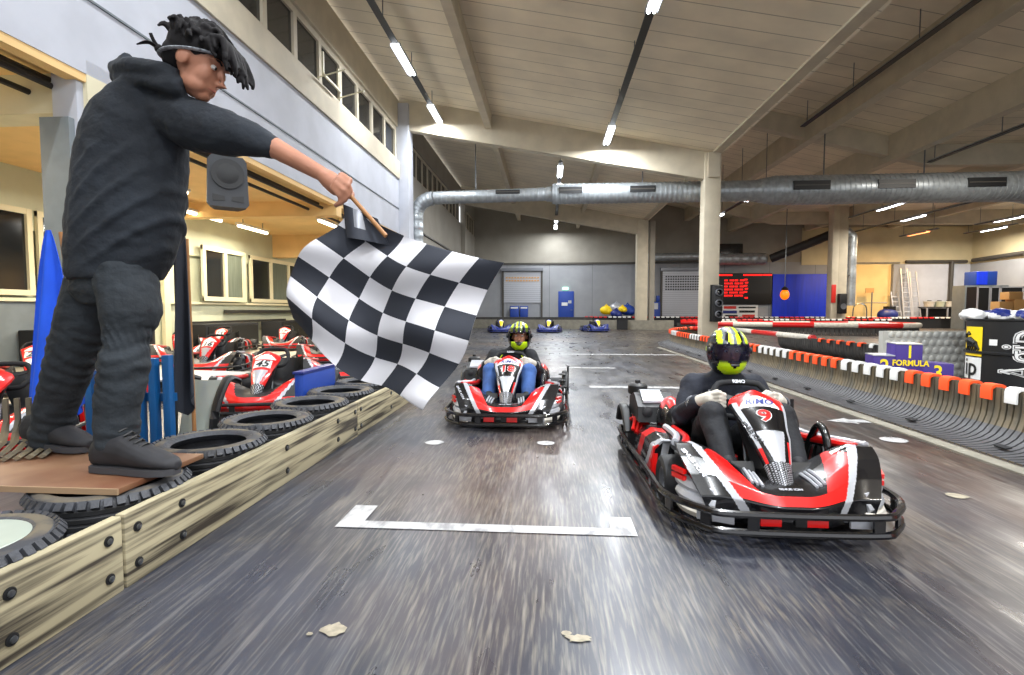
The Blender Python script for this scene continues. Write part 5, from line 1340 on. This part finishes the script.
# ---------------------------------------------------------------- drivers (kart coordinates, root at the seat)
def helmet(root, c, k, OR, visor=True):
    """full-face helmet looking along -y"""
    c = V(c)
    def sp(a, e):   # a: azimuth from -y, e: elevation
        r = Vector((.126, .150, .156)) * k
        ch = 1 + .10 * smooth01(-.1, -.8, e) * max(0, math.cos(a)) ** 2
        z = math.sin(e) * r.z; w = math.cos(e)
        p = Vector((math.sin(a) * w * r.x, -math.cos(a) * w * r.y * ch, z))
        if e < -.35: p *= lerp(1, 1.02, smooth01(-.35, -.9, e)); p.z = max(p.z, -.150 * k + .02 * k * (1 - w) )
        return p
    def mf(a, e):
        x = math.sin(a) * math.cos(e); y = -math.cos(a) * math.cos(e); z = math.sin(e)
        if e < -.15 and math.cos(a) > .35:                               # chin guard: bright V
            if abs(x) < .66 and z < -.60 + .80 * abs(x) and z > -1.05 + .62 * abs(x): return 'fluo'
            return 'black_gloss'
        if z > .34:                                                      # crown stripes sweeping back
            t = abs(x) / max(.25, (1 - max(0, z - .55) * .6))
            if t < .10: return 'helmet_grey'
            if t < .27: return 'fluo'
            if t < .40: return 'black_gloss' if z < .80 else 'helmet_grey'
            if t < .52: return 'helmet_grey' if y < .2 else 'black_gloss'
            if t < .72 and z < .86: return 'fluo'
            return 'black_gloss'
        if z > -.5 and y > .1 and .0 < z < .2: return 'fluo'
        return 'black_gloss'
    bm_ = MB(); nu, nv = 72, 44; G = {}
    es = [lerp(-1.05, 1.5707, j / nv) for j in range(nv + 1)]; az = [2 * math.pi * i / nu - math.pi for i in range(nu)]
    for i in range(nu):
        for j in range(nv): G[i, j] = bm_.bm.verts.new(c + sp(az[i], es[j]))
    top = bm_.bm.verts.new(c + sp(0, 1.5707))
    for i in range(nu):
        i2 = (i + 1) % nu; am = az[i] + math.pi / nu
        for j in range(nv):
            em = (es[j] + es[j + 1]) / 2
            if abs(am) < 1.05 and -.36 < em < .30: continue              # eye port
            k_ = bm_.mi(mf(am, em))
            if j == nv - 1: bm_.face((G[i, j], G[i2, j], top), k_)
            else: bm_.face((G[i, j], G[i2, j], G[i2, j + 1], G[i, j + 1]), k_)
    h = bm_.build('helmet', root, origin=OR)
    so = h.modifiers.new('s', 'SOLIDIFY'); so.thickness = .012; so.offset = -1
    m = MB(); nu, nv = 24, 10
    sc, e0, e1 = (1.035, -.36, .36) if visor else (1.06, .26, .62)
    g = [[m.bm.verts.new(c + sp(lerp(-1.18, 1.18, i / nu), lerp(e0, e1, j / nv)) * sc) for j in range(nv + 1)] for i in range(nu + 1)]; k_ = m.mi('visor')
    for i in range(nu):
        for j in range(nv): m.face((g[i][j], g[i + 1][j], g[i + 1][j + 1], g[i][j + 1]), k_)
    m.build('visor', h, origin=OR)
    for s in (-1, 1): MB().ball(c + sp(s * 1.3, .05) * 1.03, (.012 * k, .022 * k, .022 * k), 'black').build('visor_pivot', h, origin=OR)
    MB().tube([c + sp(lerp(-.2, .2, i / 6), -.48) * 1.015 for i in range(7)], .009 * k, 'black', 6).build('mouth_vent', h, origin=OR)
def driver(kart, lab, jacket, trousers, k=1.0, visor=True, hat=.80, stripes=False, dx=0):
    O = Vector(kart); OR = (0, 1.1, .12)
    B = MB(); hc = Vector((dx, 1.02, hat))
    rings(B, [((0, 1.12, .15), (.13, 0, 0), (0, .09, .02)), ((0, 1.17, .30), (.13, 0, 0), (0, .09, .02)), ((0, 1.16, .45), (.15, 0, 0), (0, .09, 0)), ((0, 1.12, .57), (.14, 0, 0), (0, .07, 0)), ((dx * .5, 1.07, .65), (.05, 0, 0), (0, .05, 0)), ((dx * .8, 1.04, .72), (.048, 0, 0), (0, .05, 0)), (hc, (.045, 0, 0), (0, .05, 0))])
    J = MB(); rings(J, [((0, 1.10, .17), (.17, 0, 0), (0, .12, .03)), ((0, 1.15, .30), (.175, 0, 0), (0, .125, .02)), ((0, 1.14, .44), (.195, 0, 0), (0, .13, 0)), ((0, 1.11, .55), (.205, 0, 0), (0, .11, 0)), ((0, 1.085, .615), (.16, 0, 0), (0, .09, 0)), ((dx * .5, 1.065, .66), (.085, 0, 0), (0, .075, 0)), ((dx * .7, 1.055, .69), (.075, 0, 0), (0, .07, 0))])
    Tt = MB(); rings(Tt, [((0, 1.12, .10), (.16, 0, 0), (0, .12, 0)), ((0, 1.08, .20), (.17, 0, 0), (0, .12, .02))])
    hands = []
    for s in (-1, 1):
        shd, el, wr = Vector((s * .19, 1.09, .565)), Vector((s * .285, .97, .39)), Vector((s * .235, .80, .51))
        limb(B, [(s * .1, 1.1, .57), shd, el, wr], [.05, .045, .038, .026]); limb(J, [(s * .12, 1.1, .56), shd, el, wr.lerp(el, .1)], [.085, .08, .066, .05], 14)
        kn, ft, an = Vector((s * .19, .68, .455)), Vector((s * .175, .36, .20)), Vector((s * .18, .44, .20))
        limb(B, [(s * .08, 1.08, .18), kn, an, ft], [.07, .052, .036, .03]); limb(Tt, [(s * .09, 1.08, .2), (s * .15, .87, .33), kn, (s * .185, .56, .32), an.lerp(kn, .1)], [.105, .098, .078, .068, .056], 14)
        ph = Vector((s * .185, .745, .537)); hands.append((s, wr, ph))
        F = []
        for i in range(4):
            b = ph + Vector((-s * .005, -.01 + .0 * i, .028 - .021 * i)) + Vector((0, -.012, 0)); F.append([b, b + Vector((-s * .030, -.036, .012)), b + Vector((-s * .058, -.026, .0)), b + Vector((-s * .056, .002, -.008))])
        hand(B, wr, ph, F, [ph + Vector((-s * .01, .02, .025)), ph + Vector((-s * .045, .02, .035)), ph + Vector((-s * .075, .008, .02))], .03, .0095)
    Pf, Rm = head_shapes(B, hc, (0, -1, -.05), (0, -.05, 1), (1, 0, 0), .95)
    body = skin('person', B, .008, 'skin', None, OR, 2)
    body.location = O + V(OR); tag(body, lab, 'person')
    face_parts(body, Pf, Rm, .95, OR)
    dj = lambda p: .006 * noise3(p, 9, (1, 1, 1.6)) + .003 * noise3(p, 20, (1, 1, 1))
    jk = skin('jacket', J, .0085, jacket, body, OR, 4, dj)
    skin('trousers', Tt, .0085, trousers, body, OR, 4, dj)
    for s, wr, ph in hands:
        G = MB(); limb(G, [wr + (wr - ph) * .55, wr, ph], [.034, .036, .042], 14)
        for i in range(4):
            b = ph + Vector((-s * .005, -.022, .03 - .022 * i)); limb(G, [b, b + Vector((-s * .032, -.036, .012)), b + Vector((-s * .060, -.026, .0)), b + Vector((-s * .058, .004, -.008))], [.0135, .0135, .013, .0115], 8)
        limb(G, [ph + Vector((-s * .01, .02, .025)), ph + Vector((-s * .045, .02, .038)), ph + Vector((-s * .078, .008, .022))], [.0145, .014, .012], 8)
        g = skin('glove', G, .0045, 'glove', body, OR, 2)
        MB().tube([wr + (wr - ph) * .5 + V(.036 * math.cos(q), 0, .036 * math.sin(q)) for q in [2 * math.pi * j / 14 for j in range(14)]], .008, 'silver_dark', 6, True).build('cuff_strap', g, origin=OR)
        S_ = MB(); kx = s * .175
        S_.loft([[Vector((kx + w * math.cos(q), .47 - .20 * t, .115 + .03 * t + hh + hh * math.sin(q))) for q in [2 * math.pi * j / 14 for j in range(14)]] for t, w, hh in ((0, .028, .04), (.15, .036, .048), (.45, .038, .045), (.75, .042, .034), (.95, .034, .026), (1.05, .012, .016))], 'skin')
        limb(S_, [(kx, .43, .18), (kx + s * .004, .46, .25)], [.042, .044])
        sh_ = skin('shoe', S_, .006, 'shoe', body, OR, 2)
        m = MB(); random.seed(3)
        for i in range(6):
            t = .3 + i * .06; m.tube(bez([(kx - .03, .46 - .2 * t, .20 + .01 * i), (kx, .45 - .2 * t, .235 - .008 * i), (kx + .032, .46 - .2 * t, .205)], 8), .006, 'lace', 6)
        m.tube(bez([(kx, .37, .225), (kx - .05, .36, .245), (kx - .06, .36, .20), (kx, .37, .215)], 12), .006, 'lace', 6); m.tube(bez([(kx, .37, .225), (kx + .045, .35, .24), (kx + .05, .36, .19), (kx, .37, .215)], 12), .006, 'lace', 6)
        m.build('laces', sh_, origin=OR)
    helmet(body, hc, 1.0, OR, visor)
    def chest(x, z): return Vector((x, 1.11 - .11 * math.sqrt(max(0, 1 - (x / .205) ** 2)) - .03, z))
    if not stripes:
        m = MB(); 
        for z, w in ((.545, .075), (.53, .075)): m.box(chest(-.085, z), (w, .012, .009), 'silver', Matrix.Rotation(R(-20), 3, 'Z'))
        m.build('chest_print', jk, origin=OR)
        m = MB(); c = Vector((-.262, 1.03, .50)); m.tube([c + V(.0, .022 * math.cos(q), .022 * math.sin(q)) for q in [2 * math.pi * j / 14 for j in range(14)]], .005, 'white', 6, True)
        for i in range(2): m.box((-.285 - .005 * i, 1.0, .455 - i * .018), (.012, .05, .009), 'white')
        m.build('sleeve_print', jk, origin=OR)
    else:
        m = MB()
        for s in (-1, 1): m.tube(bez([(s * .07, 1.0, .62), (s * .12, .985, .55), (s * .15, .99, .45)], 10), .014, 'fluo', 6, flat=.4)
        m.tube(bez([(-.16, .99, .33), (0, .985, .31), (.16, .99, .33)], 12), .02, 'fluo', 6, flat=.5)
        m.build('reflective_strip', jk, origin=OR)
    return body
driver(K9, 'driver in dark suit and fluorescent helmet with closed visor, steering the 9 kart', 'suit', 'suit_dark', hat=.79)
driver(K18, 'driver in dark jacket and blue jeans with open visor, steering the 18 kart', 'suit_dark', 'denim', visor=False, hat=.775, stripes=True, dx=.08)
